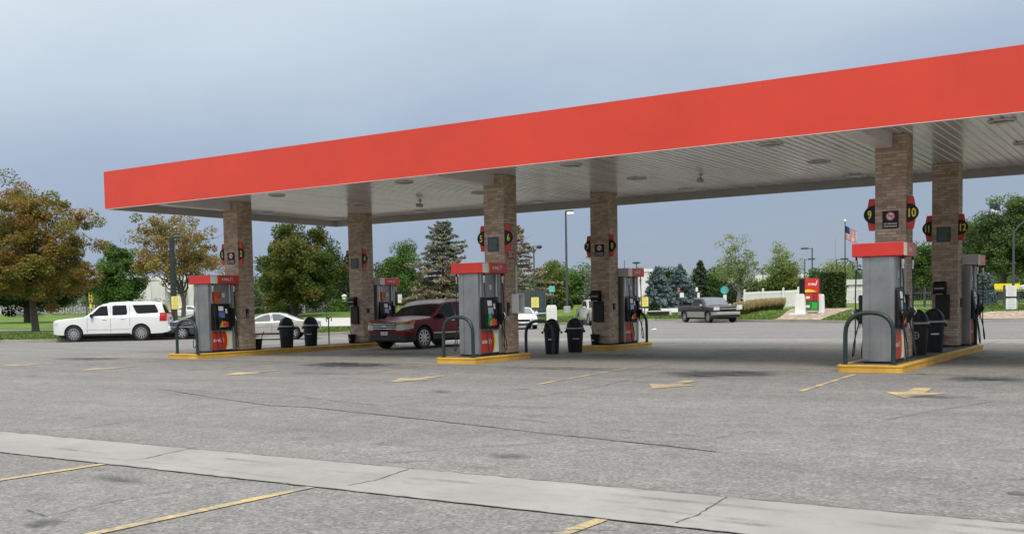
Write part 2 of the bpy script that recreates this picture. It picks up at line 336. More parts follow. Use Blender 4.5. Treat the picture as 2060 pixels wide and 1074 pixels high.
for n in (n1,n2): L.new(tc.outputs['Object'],n.inputs['Vector'])
rp=N(ns,'ShaderNodeValToRGB'); e=rp.color_ramp.elements; e[0].position=.3; e[1].position=.72; e[0].color=(.05,.10,.014,1); e[1].color=(.17,.24,.045,1)
mx=N(ns,'ShaderNodeMixRGB',blend_type='OVERLAY'); mx.inputs['Fac'].default_value=.6
L.new(n1.outputs['Fac'],rp.inputs['Fac']); L.new(rp.outputs['Color'],mx.inputs['Color1']); L.new(n2.outputs['Fac'],mx.inputs['Color2']); L.new(mx.outputs['Color'],p.inputs['Base Color'])
bp=N(ns,'ShaderNodeBump',Strength=.8,Distance=.06); L.new(n2.outputs['Fac'],bp.inputs['Height']); L.new(bp.outputs['Normal'],p.inputs['Normal'])
lawn=npmesh('lawn',V,np.array(Q),m_grass); tag(lawn,kind='structure'); lawn.data.polygons.foreach_set('use_smooth',[True]*len(Q))
# asphalt forecourt: everything this side of the kerb
kp=[DZ(u,kerb_t(u)+.02,0) for u in ugrid]
poly=[(q[0],q[1]) for q in kp]+[(120,-30),(120,-140),(-60,-140),(-60,-30)]
bm=bmesh.new(); vs=[bm.verts.new((x,y,0)) for x,y in poly]; bm.faces.new(vs); bmesh.ops.triangulate(bm,faces=bm.faces[:])
bmesh.ops.recalc_face_normals(bm,faces=bm.faces)
me=bpy.data.meshes.new('forecourt'); bm.to_mesh(me); bm.free(); me.materials.append(m_asph); o=bpy.data.objects.new('forecourt',me); COL.objects.link(o); tag(o,kind='structure')
b=MB(); s=6000.; b.add([(-s,-s,-.6),(s,-s,-.6),(s,s,-.6),(-s,s,-.6)],[(0,1,2,3)]); tag(b.build('ground',m_grass),kind='structure')
# far kerb
mb=MB(); up_=np.arange(-400,2301,20)
for i in range(len(up_)-1):
    q=[]
    for u in (up_[i],up_[i+1]):
        t=kerb_t(u); a=DZ(u,t-.14,0); c=DZ(u,t+.10,0); q.append((a,c))
    (a,c),(d,e)=q
    mb.hexa([(a[0],a[1],-.05),(d[0],d[1],-.05),(e[0],e[1],-.05),(c[0],c[1],-.05),(a[0],a[1],.145),(d[0],d[1],.145),(e[0],e[1],.15),(c[0],c[1],.15)])
tag(mb.build('kerb',m_kerbc),kind='structure')
def sheet(name,us,t0,t1,dz,m,n=6,kind='structure'):
    V=[];Q=[]
    for u in us:
        a=t0(u);c=t1(u)
        for j in range(n+1): V.append(T(u,a+(c-a)*j/n,dz))
    for i in range(len(us)-1):
        for j in range(n): k=i*(n+1)+j; Q.append((k,k+n+1,k+n+2,k+1))
    return tag(npmesh(name,V,np.array(Q),m),kind=kind)
m_gravel,nt,p,ns,L=nodes('gravel'); p.inputs['Roughness'].default_value=.9
tc=N(ns,'ShaderNodeTexCoord'); v1=N(ns,'ShaderNodeTexVoronoi',Scale=5.); L.new(tc.outputs['Object'],v1.inputs['Vector'])
rp=N(ns,'ShaderNodeValToRGB'); e=rp.color_ramp.elements; e[0].color=(.17,.12,.085,1); e[1].color=(.50,.395,.295,1); sp=N(ns,'ShaderNodeSeparateColor'); L.new(v1.outputs['Color'],sp.inputs[0]); L.new(sp.outputs[0],rp.inputs['Fac']); L.new(rp.outputs['Color'],p.inputs['Base Color'])
bp=N(ns,'ShaderNodeBump',Strength=1.,Distance=.08); bp.invert=True; L.new(v1.outputs['Distance'],bp.inputs['Height']); L.new(bp.outputs['Normal'],p.inputs['Normal'])
us=np.linspace(430,1060,40)
sheet('street',us,lambda u:np.interp(u,[430,500,640,740,900,1060],[62,60.5,62.5,64.5,70,74]),lambda u:np.interp(u,[430,500,640,740,900,1060],[80,86,88,88,89,80]),.03,m_street)
sheet('footpath',np.linspace(-400,330,30),lambda u:np.interp(u,[-400,0,100,330],[57,66,66,63]),lambda u:np.interp(u,[-400,0,100,330],[60,70.5,70.5,67]),.02,m_conc)
def gr(s):  # gravel bed under the price sign
    V=[];Q=[];n=10;w=14
    for j in range(n+1):
        f=j/n
        for i in range(w+1):
            g=i/w; lo=1556+40*f**.7; hi=1650+78*f**1.2; u=lo+(hi-lo)*g; t=kerb_t(u)+.2+f*11.5; V.append(T(u,t,.03))
    for j in range(n):
        for i in range(w): k=j*(w+1)+i; Q.append((k,k+1,k+w+2,k+w+1))
    return npmesh('gravel_bed',V,np.array(Q),m_gravel)
tag(gr(0),kind='structure')
sheet('gravel_strip',np.linspace(1930,2300,20),lambda u:kerb_t(u)+.2,lambda u:np.interp(u,[1930,1990,2060,2300],[62,65.3,65.8,66]),.03,m_gravel)
sheet('car_park',np.linspace(1270,1475,14),lambda u:86.,lambda u:160.,.05,m_street)
# concrete pad under the canopy, gutter strips
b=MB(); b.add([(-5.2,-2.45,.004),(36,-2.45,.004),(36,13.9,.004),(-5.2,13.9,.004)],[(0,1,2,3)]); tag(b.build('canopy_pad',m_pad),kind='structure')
b=MB(); b.add([(-14,13.95,.005),(60,13.95,.005),(60,14.75,.005),(-14,14.75,.005)],[(0,1,2,3)]); tag(b.build('far_gutter',m_gutter),kind='structure')
b=MB(); b.add([(-30,-17.31,.006),(70,-17.31,.006),(70,-16.17,.006),(-30,-16.17,.006)],[(0,1,2,3)]); tag(b.build('gutter_strip',m_gutter),kind='structure')
def ribbon(mb,pts,w,z,jit=.02,step=.12,r=random.Random(3)):
    P=[]; 
    for a,c in zip(pts[:-1],pts[1:]):
        a=np.array(a[:2]);c=np.array(c[:2]); n=max(1,int(np.linalg.norm(c-a)/step))
        for i in range(n): P.append(a+(c-a)*i/n+np.array([r.gauss(0,jit),r.gauss(0,jit)]))
    P.append(np.array(pts[-1][:2])); vs=[]
    for i,q in enumerate(P):
        d=P[min(i+1,len(P)-1)]-P[max(i-1,0)]; d/=np.linalg.norm(d)+1e-9; nrm=np.array([-d[1],d[0]]); ww=w*(.35+.9*r.random())
        vs+= [(*(q+nrm*ww/2),z),(*(q-nrm*ww/2),z)]
    mb.add(vs,[(2*i,2*i+1,2*i+3,2*i+2) for i in range(len(P)-1)])
CR=[[(360,789),(450,803),(543,816)],[(46,868),(143,864),(335,837),(455,826),(543,816),(617,819),(700,828),(769,835),(862,845),(993,860),(1105,874),(1174,880),(1360,899),(1437,909),(1560,914)],
[(310,785),(486,789),(578,795),(700,810),(777,817),(931,804),(993,806),(1085,797),(1201,779),(1317,752)],[(777,817),(900,830),(1050,844),(1178,858),(1278,868),(1400,876),(1437,882),(1514,868),(1576,872)],
[(738,918),(893,903),(1070,893),(1155,885)],[(754,932),(877,926)],[(1162,907),(1270,903),(1332,899),(1400,904)],[(860,735),(960,742),(1100,738),(1300,739),(1480,746),(1640,748)],[(1810,752),(1960,758),(2060,754)],[(1480,652),(1580,664),(1700,662)],[(700,640+120),(560,775),(430,775)],
[(1780,845),(1900,823),(2000,808)],[(60,745),(300,752)]]
mb=MB()
for c in CR: ribbon(mb,[G(u,v) for u,v in c],.015,.009,.012,.15)
for c in [[(54,1026),(91,1038),(216,1011),(347,988),(497,966),(570,972)],[(1000,1070),(1240,1066)]]: ribbon(mb,[G(u,v) for u,v in c],.012,.009,.005,.06)
rr=random.Random(9)
for i in range(26):                      # short random hairline cracks on the rest of the lot
    x=rr.uniform(2,34); y=rr.uniform(-16,-3); a=rr.choice([0,.2,-.25,pi/2,1.3])+rr.gauss(0,.15); l=rr.uniform(.5,2.6)
    ribbon(mb,[(x,y),(x+l*.5*math.cos(a),y+l*.5*math.sin(a)+rr.gauss(0,.1)),(x+l*math.cos(a),y+l*math.sin(a))],.011,.009,.012,.12,rr)
for c in [[(247,926),(293,922),(335,912),(393,900)],[(700,976),(754,966),(823,943)],[(1360,1051),(1402,1036),(1462,999)]]: ribbon(mb,[G(u,v,.006) for u,v in c],.014,.010,.004,.06)
for q in [-16.17,-17.31]: ribbon(mb,[(x,q) for x in np.arange(6,32,1.)],.018,.0095,.006,.1)
for x in np.arange(0,34,5.1): ribbon(mb,[(x,-2.4),(x,13.8)],.02,.008,.002,.3)
for y in (1.6,5.4,9.8): ribbon(mb,[(-5,y),(36,y)],.02,.008,.002,.3)
tag(mb.build('pavement_cracks',m_crack),kind='structure')
# resurfaced trench patch
tp=[(315,781),(486,787),(578,794),(700,808),(789,819),(900,830),(1178,858),(1400,876),(1440,884),(1440,909),(1360,899),(1174,880),(993,860),(862,845),(700,828),(617,819),(543,816),(360,789)]
b=MB(); b.add([(*G(u,v)[:2],.005) for u,v in tp],[tuple(range(len(tp)))]); o=b.build('asphalt_patch',m_asph2); tag(o,kind='structure')
# paint
mb=MB()
def pline(a,c,w,z=.007):
    a=np.array(a[:2]);c=np.array(c[:2]); d=(c-a)/np.linalg.norm(c-a); n=np.array([-d[1],d[0]])*w/2
    mb.add([(*(a+n),z),(*(a-n),z),(*(c-n),z),(*(c+n),z)],[(0,1,2,3)])
for x0,y0,x1,y1 in [(9.66,-2.75,9.95,-6.1),(15.03,-2.5,15.52,-7.2),(20.1,-2.95,20.3,-7.0),(-.3,-2.9,-.2,-6.6),(4.7,-2.7,4.9,-6.3),(25.5,-2.7,25.7,-7)]: pline((x0,y0),(x1,y1),.10)
for x in (13.95,16.68,19.42,22.12,24.8,27.5): pline((x,-17.33),(x-.12,-22.5),.10)
def arrow(x,y,a):
    ca,sa=math.cos(a),math.sin(a); pts=[(0,-.95),(.46,.05),(.14,.05),(.14,.95),(-.14,.95),(-.14,.05),(-.46,.05)]
    mb.add([(x+px*ca-py*sa,y+px*sa+py*ca,.0075) for px,py in pts],[(0,1,2),(0,2,5),(0,5,6),(2,3,4,5)])
for x,y in [(-2.5,-6.0),(1.9,-6.45),(7.3,-6.5),(12.42,-6.8),(17.85,-6.45),(21.95,-6.65)]: arrow(x,y,.06)
tag(mb.build('lane_markings',m_paint),kind='structure')
# oil stains (soft-edged, part of the pavement)
V=[];Q=[];TN=[]
def stain(x,y,rx,ry,k=1.,a=0,z=.012):
    o=len(V); n=20; rings=6
    V.append((x,y,z)); TN.append(k)
    for i in range(1,rings+1):
        for j in range(n):
            th=2*pi*j/n; f=i/rings; dx=rx*f*math.cos(th); dy=ry*f*math.sin(th); V.append((x+dx*math.cos(a)-dy*math.sin(a),y+dx*math.sin(a)+dy*math.cos(a),z)); TN.append(k*(1-f)**.8)
    for j in range(n): Q.append((o,o+1+j,o+1+(j+1)%n,o+1+(j+1)%n))
    for i in range(rings-1):
        for j in range(n): p0=o+1+i*n; Q.append((p0+j,p0+n+j,p0+n+(j+1)%n,p0+(j+1)%n))
for (u,v,rx,ry,k) in [(700,734,1.8,1.0,1.2),(690,731,.9,.4,1.3),(1445,752,1.5,.9,1.35),(1400,757,.7,.4,1.0),(1500,749,.6,.3,1.0),(1990,763,1.,.8,1.0),(180,722,1.9,.9,1.1),(600,700+15,3,.8,.45),(1890,799,.7,.35,.7),(1130,742,2.4,.5,.6),(90,1053,.16,.16,1.3),(240,966,.6,.22,.5),(700,738,3,2,.4),(1010,917,.5,.18,.7),(1320,716,3.2,1.6,.75),(640,752,1.2,.5,.5),(930,936,.5,.1,.5),(1340,770,1.2,.9,.3),(1520,706,2.0,2.6,.5),(800,712,2.2,1.6,.6),(2040,720,2.2,2.,.55),(1950,720,1.,1.5,.5)]:
    g=G(u,v); stain(g[0],g[1],rx,ry,k,z=.012+.0004*len(V)/121)
rs_=random.Random(21)
for k in range(22):                     # tyre scuffs and drips along the concrete strip and across the lot
    stain(rs_.uniform(9,25),-16.74+rs_.uniform(-.42,.42),rs_.uniform(.3,1.4),rs_.uniform(.02,.06),rs_.uniform(.3,.6),rs_.uniform(-.05,.05),.0135+.0001*k)
for k in range(70):
    stain(rs_.uniform(-4,30),rs_.uniform(-15.5,12.5),rs_.uniform(.08,.5),rs_.uniform(.05,.22),rs_.uniform(.3,.75),rs_.uniform(0,3),.0162+.0001*k)
V=[tuple(q) for q in V]; tri=[q for q in Q]
me=bpy.data.meshes.new('oil_stains'); me.from_pydata(V,[],[q if q[2]!=q[3] else q[:3] for q in tri]); me.materials.append(m_stain)
at=me.attributes.new('tint','FLOAT','POINT'); at.data.foreach_set('value',np.array(TN,np.float32)); o=bpy.data.objects.new('oil_stains',me); COL.objects.link(o); tag(o,kind='structure')
# manhole and litter
g=G(2046,993); b=MB(); b.lathe([(0,.012),(.045,.012),(.052,.008),(.062,.008),(.066,.0)],(g[0],g[1],.0),20); tag(b.build('valve_cover',m_slab),'small round iron valve cover in the asphalt at right foreground','valve cover')
for i,(u,v,lab) in enumerate([(1315,664,'scrap of white litter lying on the lot left of the maroon pickup'),(1363,645.5,'white scrap of litter by the kerb behind the maroon pickup')]):
    g=G(u,v); b=MB(); b.add([(-.16,-.09,.02),(.14,-.11,.05),(.18,.08,.03),(.02,.12,.09),(-.15,.07,.04)],[(0,1,3),(1,2,3),(0,3,4)]); tag(b.build('paper_litter',m_white,loc=(g[0],g[1],0)),lab,'litter')

# ------------------------------------------------------------------ canopy
XL,XR,YF,YB,ZB,ZT,ZC=-3.1,34.,-2.659,8.165,4.726,5.902,4.95
can=thing('canopy','long flat red canopy with white corrugated ceiling over the fuel pumps','canopy',(XL,YF,ZB))
def cl(b): return b.xf(Matrix.Translation((-XL,-YF,-ZB)))
b=MB(); b.box(XL,XR,YF,YF+.08,ZB,ZT-.012); b.box(XL,XL+.08,YF+.08,YB-.08,ZB,ZT-.012); b.box(XL,XR,YB-.08,YB,ZB,ZT-.012); b.box(XR-.08,XR,YF+.08,YB-.08,ZB,ZT-.012)
cl(b).build('fascia',m_red,can)
b=MB(); e=.002
b.box(XL-e,XR+e,YF-e,YF+.1,ZT-.012,ZT); b.box(XL-e,XR+e,YB-.1,YB+e,ZT-.012,ZT); b.box(XL-e,XL+.1,YF+.1,YB-.1,ZT-.012,ZT); b.box(XR-.1,XR+e,YF+.1,YB-.1,ZT-.012,ZT); cl(b).build('coping_trim',mat('coping_red',(.68,.12,.09),.4,0,.05,2),can)
b=MB(); b.box(XL-.004,XR+.004,YF-.006,YF+.09,ZB-.009,ZB); b.box(XL-.004,XL+.09,YF+.09,YB-.09,ZB-.009,ZB); b.box(XL-.004,XR+.004,YB-.09,YB+.006,ZB-.009,ZB); cl(b).build('drip_edge',m_trim,can)
b=MB(); b.box(XL+.083,XR-.083,YF+.083,YF+.10,ZB+.005,ZC+.07); b.box(XL+.083,XL+.10,YF+.10,YB-.10,ZB+.005,ZC+.07); b.box(XL+.083,XR-.083,YB-.10,YB-.083,ZB+.005,ZC+.07); cl(b).build('inner_liner',m_grey,can)
vs=[];fs=[]; x=XL+.09; prof=[]                       # corrugated soffit deck, ribs run front to back
while x<XR-.1:
    prof+= [(x,ZC),(x+.13,ZC),(x+.142,ZC+.018),(x+.188,ZC+.018)]; x+=.2
for i,(a,z) in enumerate(prof): vs+=[(a,YF+.09,z),(a,YB-.09,z)]
fs=[(2*i,2*i+2,2*i+3,2*i+1) for i in range(len(prof)-1)]
b=MB().add(vs,fs); cl(b).build('ceiling_deck',m_deck,can)
b=MB(); b.box(XL+.05,XR-.05,YF+.05,YB-.05,ZT-.22,ZT-.16); cl(b).build('roof_deck',m_grey,can)
def fixture():
    b=MB(); b.mi=0; b.prism([(.26,.1),(.1,.26),(-.1,.26),(-.26,.1),(-.26,-.1),(-.1,-.26),(.1,-.26),(.26,-.1)],-.035,.0,'z'); return b
for x in (-2.1,2.2,7.15,12.5,17.6,22.3,27.4):
    for y in (-.38,3.4,6.95):
        b=fixture(); f=cl(b.xf(Matrix.Translation((x,y,ZC)))).build('light_fixture',m_trim,can)
        b=MB(); b.lathe([(.2,-.036),(.2,-.045),(.14,-.06),(0,-.066)],(x,y,ZC),18); cl(b).build('lens',m_lens,f,smooth=50)
        b=MB(); b.prism([(.215,.08),(.08,.215),(-.08,.215),(-.215,.08),(-.215,-.08),(-.08,-.215),(.08,-.215),(.215,-.08)],-.0375,-.0355,'z'); cl(b.xf(Matrix.Translation((x,y,ZC)))).build('rim',m_black2,f)
for x,y in ((4.42,3.92),(14.24,3.78),(24.1,3.8)):
    b=MB(); b.lathe([(.06,0),(.06,-.03),(.02,-.03),(.02,-.12)],(x,y,ZC),12); b.box(x-.05,x+.05,y-.16,y+.1,ZC-.22,ZC-.11); cl(b).build('security_camera',m_grey,can,bevel=.01)
for i in range(3):
    xc=i*10.208-.641; b=MB(); b.box(xc+.02,xc+.36,YF+.11,-.005,ZC-.27,ZC+.05); cl(b).build('downpipe_box',m_trim,can,bevel=.01)

# ------------------------------------------------------------------ columns and their signs
W=.641; LX=10.208; LY=6.083; IH=.152
NAMES={(0,0):(1,2,'ns'),(0,1):(3,4,'pl'),(1,0):(5,6,'pl'),(1,1):(7,8,'ns'),(2,0):(9,10,'ns'),(2,1):(11,12,'pl')}
def front(x,y,z):                                   # text placement on a face looking to -Y
    return lambda a,b: (x+a,y,z+b)
def side(x,y,z,s=1):                                 # text on a face looking to +-X
    return lambda a,b: (x,y+a*s,z+b)
numgrp='red and black pump number signs on the columns'
for (i,j),(n1,n2,pk) in NAMES.items():
    x1=i*LX; x0=x1-W; y0=j*LY; y1=y0+W; where='pump number %d'%n1
    c=thing('brick_column','square tan brick column between pump numbers %d and %d'%(n1,n2),'column',(x0+W/2,y0+W/2,IH),0,'brick canopy columns')
    b=MB(); h=W/2; b.box(-h,h,-h,h,.0,ZC-IH-.005); b.build('shaft',m_brick,c)
    b=MB(); b.box(-h-.006,h+.006,-h-.006,h+.006,.002,.035); b.build('footing',m_black2,c)
    for s,num in ((-1,n1),(1,n2)):
        t=thing('number_sign','red half hexagon sign with black oval and yellow number %d'%num,'number sign',(x0+W/2+s*(h+.004),y0+.03,3.27),0,numgrp)
        b=MB(); pts=[(0,-.345),(.13,-.345),(.195,0),(.13,.345),(0,.345)]
        if s<0: pts=[(-a,z) for a,z in pts][::-1]
        b.prism(pts,0,.06,'y'); b.build('panel',m_red2,t,bevel=.004)
        el=[(s*.24*math.cos(a),.2*math.sin(a)) for a in np.linspace(-pi/2,pi/2,20)]
        b=MB(); b.prism(el if s>0 else el[::-1],-.012,.02,'y'); b.build('oval',m_black,t)
        b=MB(); add_text(b,str(num),.19,front(s*.115,-.016,0),wid={1:.04,11:.1}.get(num,.085 if num<10 else .155),bold=.03); b.build('numeral',m_yel2,t)
    if pk=='ns':
        t=thing('no_smoking_sign','square black no smoking stop engine sign on the column between pumps %d and %d'%(n1,n2),'sign',(x0+W/2+.0,y0-.004,3.14),0,'black no smoking signs')
        b=MB(); b.box(-.165,.165,-.012,0,-.19,.19); b.build('plate',m_black,t,bevel=.004)
        b=MB(); b.add([(.095*math.cos(a),-.0135,.075+.095*math.sin(a)) for a in np.linspace(0,2*pi,24,endpoint=False)],[tuple(range(24))]); b.build('disc',m_label,t)
        b=MB(); n=24
        vs=[];
        for k in range(n): a=2*pi*k/n; vs+=[(.095*math.cos(a),-.0165,.075+.095*math.sin(a)),(.075*math.cos(a),-.0165,.075+.075*math.sin(a))]
        b.add(vs,[(2*k,2*k+1,(2*k+3)%(2*n),(2*k+2)%(2*n)) for k in range(n)]); b.add([(-.06,-.0163,.126),(-.046,-.0163,.138),(.062,-.0163,.026),(.048,-.0163,.014)],[(0,1,2,3)]); b.build('red_ring',m_red2,t)
        b=MB(); b.box(-.05,.035,-.0150,-.0145,.068,.082); b.box(.035,.05,-.0150,-.0145,.068,.095); b.build('cigarette',m_black,t)
        b=MB(); add_text(b,'NO SMOKING',.034,front(0,-.014,-.085),wid=.27,bold=.03); add_text(b,'STOP ENGINE',.034,front(0,-.014,-.14),wid=.27,bold=.03); b.build('lettering',m_label,t)
    else:
        t=thing('notice_plate','dark green notice plate with faint text on the column between pumps %d and %d'%(n1,n2),'notice',(x0+W/2-.03,y0-.004,3.1),0,'dark notice plates')
        b=MB(); b.box(-.175,.175,-.012,0,-.19,.19); b.build('plate',m_greensign,t,bevel=.004)
        b=MB(); r=random.Random(n1)
        for k in range(11): w=r.uniform(.1,.14); b.box(-.14,-.14+2*w,-.0135,-.0125,.15-k*.03,.161-k*.03)
        b.build('text_lines',m_dimtext,t)
    if j==1:
        wh='on the column between pumps %d and %d'%(n1,n2)
        t=thing('towel_dispenser','black paper towel dispenser '+wh,'dispenser',(x0+W/2-.1,y0-.003,1.70),0,'black towel dispensers')
        b=MB(); b.prism([(0,-.17),(-.16,-.17),(-.2,-.1),(-.2,.1),(-.12,.17),(0,.17)],-.155,.155,'x'); b.build('housing',m_black,t,bevel=.012)
        b=MB(); b.box(-.12,.12,-.203,-.198,-.03,.0); b.box(-.10,.10,-.17,-.165,-.172,-.15); b.build('slot',m_grey,t)
        t=thing('waste_box','flat black waste box under the towel dispenser '+wh,'waste box',(x0+W/2-.04,y0-.003,1.2),0,'flat black waste boxes')
        b=MB(); b.box(-.17,.17,-.1,0,-.33,.32); b.build('box',m_black2,t,bevel=.012)
        b=MB(); b.box(-.16,.16,-.104,-.1,.2,.31); b.build('flap',m_black,t)
        t=thing('squeegee_bucket','black windscreen washing bucket at the foot of the column between pumps %d and %d'%(n1,n2),'bucket',(x0+W/2-.12,y0-.17,IH),0,'squeegee buckets')
        b=MB(); b.lathe([(.11,0),(.14,.30),(.155,.31),(.155,.33),(.13,.33),(.11,.1)],(0,0,0),20); b.build('pail',m_black,t,smooth=40)
        b=MB(); b.tube([(.02,.02,.2),(-.16,.0,.62)],.012,8); b.box(.0-.06,.06,-.02,.03,.16,.2); b.build('squeegee',m_black2,t)
        b=MB(); b.box(-.07,.05,-.158,-.15,.13,.16); b.build('sticker',m_label,t)
# small items on column right faces
def wallbox(name,label,cat,x,y,z,dx,dy,dz,m,extra=None):
    t=thing(name,label,cat,(x+.003,y,z)); b=MB(); b.box(0,dx,-dy/2,dy/2,-dz/2,dz/2); b.build('case',m,t,bevel=.006)
    if extra: extra(t)
    return t
def ic(t):
    b=MB(); b.box(.041,.045,-.05,.05,-.15,-.06); b.build('button_plate',m_blue,t); b=MB(); b.box(.041,.046,-.04,.04,-.05,-.0); b.build('red_label',m_red2,t)
wallbox('call_box','small black call box with red and blue labels on the column by pump 2','call box',0,.3,1.35,.04,.1,.3,m_black2,ic)
wallbox('call_box','plain black call box on the back left column, right of its number sign','call box',0,LY+.28,1.35,.04,.1,.16,m_black2)
wallbox('call_box','plain black call box on the column behind the square trash can','call box',LX,LY+.3,1.35,.04,.1,.2,m_black2)
wallbox('call_box','black call box with red label beside the white phone box by pump 6','call box',LX,.12,1.36,.04,.09,.34,m_black2,ic)
def ph(t):
    b=MB(); b.box(.0,.22,-.16,-.13,-.26,.26); b.box(0,.22,.13,.16,-.26,.26); b.box(0,.22,-.13,.13,.23,.26); b.box(0,.22,-.13,.13,-.26,-.23); b.build('shell',m_white,t,bevel=.006)
    b=MB(); b.box(.021,.09,-.07,.07,-.12,.05); b.build('handset',m_grey,t,bevel=.01)
wallbox('phone_box','open white emergency phone box on the column by pump 6','phone box',LX,.46,1.50,.02,.26,.46,m_grey,ph)
def rs(t):
    b=MB(); 
    for k,w in enumerate((.24,.12,.2)): b.box(.0105,.012,-w/2,w/2,.06-k*.06,.085-k*.06)
    b.build('text_lines',m_label,t)
wallbox('fire_notice','small red notice plate with white text on the column by pump 6','notice',LX,.28,2.82,.01,.3,.24,m_redlow,rs)
wallbox('conduit','slim pale vertical conduit on the column by pump 6','conduit',LX,.55,2.15,.03,.05,.75,m_label)
wallbox('call_box','tiny black switch box on the column by pump 12','switch box',2*LX,LY+.4,1.3,.03,.08,.22,m_black2)
# ------------------------------------------------------------------ pump islands
def rrect(x0,x1,y0,y1,r,n=6):
    P=[]
    for cx,cy,a0 in ((x1-r,y0+r,-90),(x1-r,y1-r,0),(x0+r,y1-r,90),(x0+r,y0+r,180)):
        for k in range(n+1): a=R(a0+90*k/n); P.append((cx+r*math.cos(a),cy+r*math.sin(a)))
    return P
def island(x0,x1,y0,y1,label):
    cx,cy=(x0+x1)/2,(y0+y1)/2; t=thing('pump_island',label,'kerb island',(cx,cy,0),0,'yellow kerbed pump islands'); hx,hy=(x1-x0)/2,(y1-y0)/2
    o=rrect(-hx,hx,-hy,hy,.14); i=rrect(-hx+.13,hx-.13,-hy+.13,hy-.13,.06); o2=rrect(-hx-.012,hx+.012,-hy-.012,hy+.012,.15); o3=rrect(-hx+.02,hx-.02,-hy+.02,hy-.02,.13)
    b=MB(); n=len(o); L_=[(o,-.02),(o,.105),(o2,.112),(o2,.14),(o3,IH),(i,IH),(i,.1)]
    for P,z in L_: b.v+=[(x,y,z) for x,y in P]
    for k in range(len(L_)-1):
        for q in range(n): b.f.append((k*n+q,k*n+(q+1)%n,(k+1)*n+(q+1)%n,(k+1)*n+q)); b.m.append(0)
    b.build('kerb',m_yel,t,smooth=35)
    b=MB(); b.prism(i,.0,IH-.006,'z'); b.build('slab',m_slab,t); return t
ISL=[(-.93,.365,-2.22,7.6,'long yellow kerbed island under pumps 1 to 4, beside the dark red car'),(9.33,10.56,-2.07,.77,'short yellow kerbed island under pumps 5 and 6'),
(9.55,10.83,5.25,7.99,'short yellow kerbed island under pumps 7 and 8'),(19.59,20.85,-2.38,7.48,'long yellow kerbed island with worn edge under pumps 9 to 12')]
for a in ISL: island(*a)
# ------------------------------------------------------------------ pumps
def hose_curve(P,n=8):
    # Catmull-Rom
    P=[np.array(p,float) for p in P]; P=[2*P[0]-P[1]]+P+[2*P[-1]-P[-2]]; out=[]
    for i in range(1,len(P)-2):
        for k in range(n):
            t=k/n; a,b,c,d=P[i-1:i+3]; out.append(.5*((2*b)+(-a+c)*t+(2*a-5*b+4*c-d)*t*t+(-a+3*b-3*c+d)*t**3))
    out.append(P[-2]); return out
def logo(mb,y,z,h,x,s):
    wid=h*4.1
    add_text(mb,'FLYING',h*.8,lambda a,b:(x,y-s*h*.95+s*a,z+b),wid=wid*.72,shear=.25,bold=.03)
    add_text(mb,'J',h*1.15,lambda a,b:(x,y+s*h*1.08+s*a,z+b+h*.08),wid=h*.62,shear=.3,bold=.05)
    for r0,a0,a1 in ((.95,-55,75),(.95,120,200)):
        vs=[]; 
        for k in range(9):
            a=R(a0+(a1-a0)*k/8); 
            for rr_ in (r0*h*.82,r0*h*(.82+.14*math.sin(pi*k/8))): vs.append((x,y+s*(h*1.05+rr_*math.cos(a)),z+.05*h+rr_*math.sin(a)))
        mb.add(vs,[(2*k,2*k+1,2*k+3,2*k+2) for k in range(8)])
